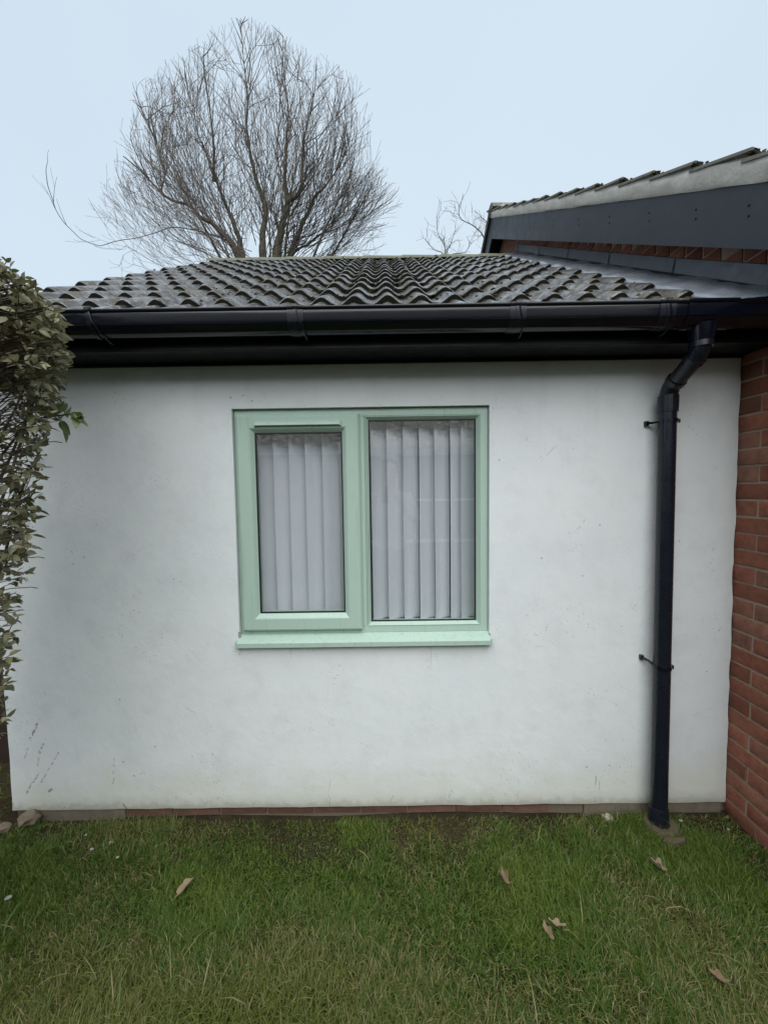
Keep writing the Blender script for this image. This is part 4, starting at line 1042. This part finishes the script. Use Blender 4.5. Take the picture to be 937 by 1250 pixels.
# ------------------------------------------------------------------ lawn
def blades(n, xr, yr, lmin, lmax, wd, seed, keepf=None):
    g = np.random.default_rng(seed)
    x = g.uniform(*xr, n); y = g.uniform(*yr, n)
    f1 = np.array([noise.noise(Vector((a*2.2, b*2.2, 7))) for a, b in zip(x[:n], y[:n])])
    f2_ = np.array([noise.noise(Vector((a*9, b*9, 17))) for a, b in zip(x, y)])
    f0 = np.array([noise.noise(Vector((a*1.3, b*1.9, 31))) for a, b in zip(x, y)])
    near = np.clip((-y-.005+.10*f1+.08*f2_)/.26, 0, 1)                # thin muddy strip under the wall
    thin = np.clip(.52+.48*near+.30*f1*(1-near)+.25*f1+.25*f2_, .04, 1)
    keep = g.random(n) < thin
    x, y, f1, f2_, near, f0 = x[keep], y[keep], f1[keep], f2_[keep], near[keep], f0[keep]; n = len(x)
    L = g.uniform(lmin, lmax, n)*(.60+.42*near+.35*f1+.25*f2_-.5*f0); L = np.clip(L*1.18, .012, .13)
    ang = 1.9*f1*3.14+2.4*f2_+g.normal(0, 1.7, n); lean = np.clip(np.abs(g.normal(.95, .5, n)), .05, 1.8)
    dx, dy = np.cos(ang), np.sin(ang); px_, py_ = -dy, dx
    tw = g.normal(0, .7, n); wx, wy = np.cos(ang+1.57+tw), np.sin(ang+1.57+tw)
    w_ = wd*g.uniform(.45, 1.3, n)
    z0 = GZ-.008+.013*np.clip((y+.22)/.15, 0, 1)
    vs = []
    for t, wf in ((0, .8), (.35, 1.), (.7, .7), (1, 0)):
        h = L*(t*np.cos(lean*.45*t)-.25*lean*t*t*t*np.minimum(lean, 1)); o = L*lean*.62*t*t+L*.12*t
        cx, cy, cz = x+dx*o, y+dy*o, z0+np.maximum(h, .002)
        if wf: vs += [np.stack([cx-wx*w_*wf/2, cy-wy*w_*wf/2, cz], 1), np.stack([cx+wx*w_*wf/2, cy+wy*w_*wf/2, cz], 1)]
        else: vs += [np.stack([cx, cy, cz], 1)]
    V = np.stack(vs, 1).reshape(-1, 3)                # 7 verts per blade
    b = (np.arange(n)*7)[:, None]
    q = np.concatenate([b+[0, 1, 3, 2], b+[2, 3, 5, 4]], 1).reshape(-1, 4); t3 = b+[4, 5, 6]
    col = np.clip(.34+.45*f1+.25*f2_+.75*f0+g.normal(0, .16, n), 0, .83)
    strawp = .035+.16*(1-near)+.08*(f2_ > .25); col = np.where(g.random(n) < strawp, g.uniform(.86, .985, n), col)
    return V, q, t3, np.repeat(col, 7)
def make_blades(name, parts, parent=None):
    Vs = []; Q = []; T = []; Cc = []; off = 0
    for V, q, t, c in parts: Vs.append(V); Q.append(q+off); T.append(t+off); Cc.append(c); off += len(V)
    V = np.concatenate(Vs); Q = np.concatenate(Q); T = np.concatenate(T); Cc = np.concatenate(Cc)
    me = bpy.data.meshes.new(name); me.vertices.add(len(V)); me.vertices.foreach_set('co', V.astype(np.float32).ravel())
    nl = Q.size+T.size; me.loops.add(nl); me.loops.foreach_set('vertex_index', np.concatenate([Q.ravel(), T.ravel()]).astype(np.int32))
    me.polygons.add(len(Q)+len(T)); me.polygons.foreach_set('loop_start', np.concatenate([np.arange(len(Q))*4, Q.size+np.arange(len(T))*3]).astype(np.int32))
    me.attributes.new('shade', 'FLOAT', 'POINT').data.foreach_set('value', Cc.astype(np.float32))
    me.update(calc_edges=True); me.validate(); me.materials.append(M['grass']); me.shade_smooth()
    o = put(name, me, (0, 0, 0), parent); o['kind'] = 'stuff'; return o
gr = make_blades('grass', [blades(245000, (-1.9, 1.60), (-1.15, -.015), .016, .052, .0023, 1), blades(900, (-1.9, 1.60), (-1.15, -.08), .07, .13, .0032, 2),
                           blades(26000, (-4, 1.55), (-2.4, -1.15), .05, .09, .005, 3), blades(9000, (-4, 4), (-6.5, -2.4), .06, .10, .012, 4), blades(5000, (-2.9, -1.83), (-1.2, .4), .05, .08, .004, 5)])
gr['label'] = 'rough winter lawn grass in front of the wall'; gr['category'] = 'grass'

# ------------------------------------------------------------------ small things on the lawn
def lobed_leaf(name, loc, s, rotz, label, seed, curl=.5, mat='dead', group=None):
    rr = random.Random(seed); m = MB(); n = 22; pts = []
    for i in range(n):
        a = 2*math.pi*i/n; r_ = 1+.30*math.cos(5*a)*.6+.12*rr.uniform(-1, 1); pts.append((math.cos(a)*r_*.48, math.sin(a)*r_))
    z = lambda x, y: curl*(x*x*1.6+.25*y*y)+.10*math.sin(3*y+seed)
    m.v = [(0, 0, z(0, 0))]+[(x*.5, y*.5, z(x*.5, y*.5)) for x, y in pts]+[(x, y, z(x, y)) for x, y in pts]
    m.f = [(0, 1+i, 1+(i+1) % n) for i in range(n)]+[(1+i, 1+n+i, 1+n+(i+1) % n, 1+(i+1) % n) for i in range(n)]
    th = len(m.v)
    m.v += [(x, y, zz-.02) for x, y, zz in m.v]; m.f += [tuple(th+k for k in f[::-1]) for f in m.f]
    m.v = [(x*s, y*s, zz*s) for x, y, zz in m.v]
    k0 = len(m.v); m.tube([(0, -s*.95, 0), (0.1*s, -s*1.5, .1*s)], .0011, 4)
    me, _ = m.mesh(name, M[mat], False, True, 0, False); o = put(name, me, loc, None, rot=(rr.uniform(-.25, .25), rr.uniform(-.3, .3), rotz))
    return setp(o, label, 'leaf')
GT = GZ+.035
lobed_leaf('fallen_leaf', (-.80, -.34, GT), .033, R(-35), 'narrow brown fallen leaf on the left part of the lawn', 1, .8)
lobed_leaf('fallen_leaf', (.450, -.318, GT), .030, R(10), 'pinkish tan upright curled leaf on the grass right of the window line', 2, 1.3)
lobed_leaf('fallen_leaf', (.535, -.51, GT+.004), .025, R(15), 'left of two touching pale beige curled leaves in the lawn', 3, 1.8)
lobed_leaf('fallen_leaf', (.575, -.49, GT+.004), .026, R(70), 'right of two touching pale beige curled leaves in the lawn', 4, 1.6)
lobed_leaf('fallen_leaf', (1.02, -.63, GT-.005), .024, R(60), 'tan fallen leaf nearest the bottom right corner of the lawn', 6, 1.0)
lobed_leaf('fallen_leaf', (1.08, -.27, GT-.012), .034, R(20), 'dark brown curled leaf half hidden in grass before the downpipe', 8, 1.8)
def stone(name, loc, s, label, mat, seed, cat='stone', flat=.6):
    bm = bmesh.new(); bmesh.ops.create_icosphere(bm, subdivisions=2, radius=1)
    for v in bm.verts:
        v.co *= 1+.45*noise.noise(v.co*1.5+Vector((seed, 0, 0)))+.15*noise.noise(v.co*5); v.co.z *= flat; v.co *= s; v.co.x *= 1.3
    me = bpy.data.meshes.new(name); bm.to_mesh(me); bm.free(); me.materials.append(M[mat]); o = put(name, me, loc); return setp(o, label, cat)
stone('stone', (1.02, -.03, GZ+.02), .022, 'pale stone on the grass against the wall left of the downpipe', 'stone', 3)
stone('soil_lump', (-1.70, -.02, GZ+.045), .036, 'grey rubble lump at the left foot of the white wall', 'plinth_mortar', 6, 'rubble', .75)
stone('soil_lump', (-1.79, -.05, GZ+.025), .026, 'smaller rubble lump furthest left at the wall corner', 'plinth_mortar', 9, 'rubble', .7)
for (x, y, s, lb) in ((1.345, -.05, .009, 'white paint chip just right of the downpipe foot'), (1.52, -.10, .006, 'tiny white chip in the corner by the brick wall'),
                      (-1.235, -.13, .011, 'largest white chip in the dark soil left of the lawn'), (-1.30, -.16, .008, 'white crumb beside the largest chip at left'),
                      (-1.16, -.20, .007, 'white crumb nearest the window side of the left soil'), (-1.38, -.09, .007, 'white crumb under the cement skirt at left'), (-1.47, -.36, .012, 'dull white crumb lying furthest left on the shaded lawn')):
    stone('paint_chip', (x, y, GZ+.022), s*.75, lb, 'white_chip', x*10, 'paint chip', .35)
m = MB()
for i in range(1400):
    x = HR.uniform(-1.8, 1.58); y = -abs(HR.gauss(.0, .07)); s = HR.uniform(.002, .006)*(1 if HR.random() < .9 else 1.6); m.box(x, x+s, y, y+s*.8, GZ-.012, GZ-.006+s*HR.random())
o = m.build('soil_crumbs', M['soil'], None, weld=False); setp(o, 'loose soil crumbs along the foot of the white wall', 'soil', kind='stuff')
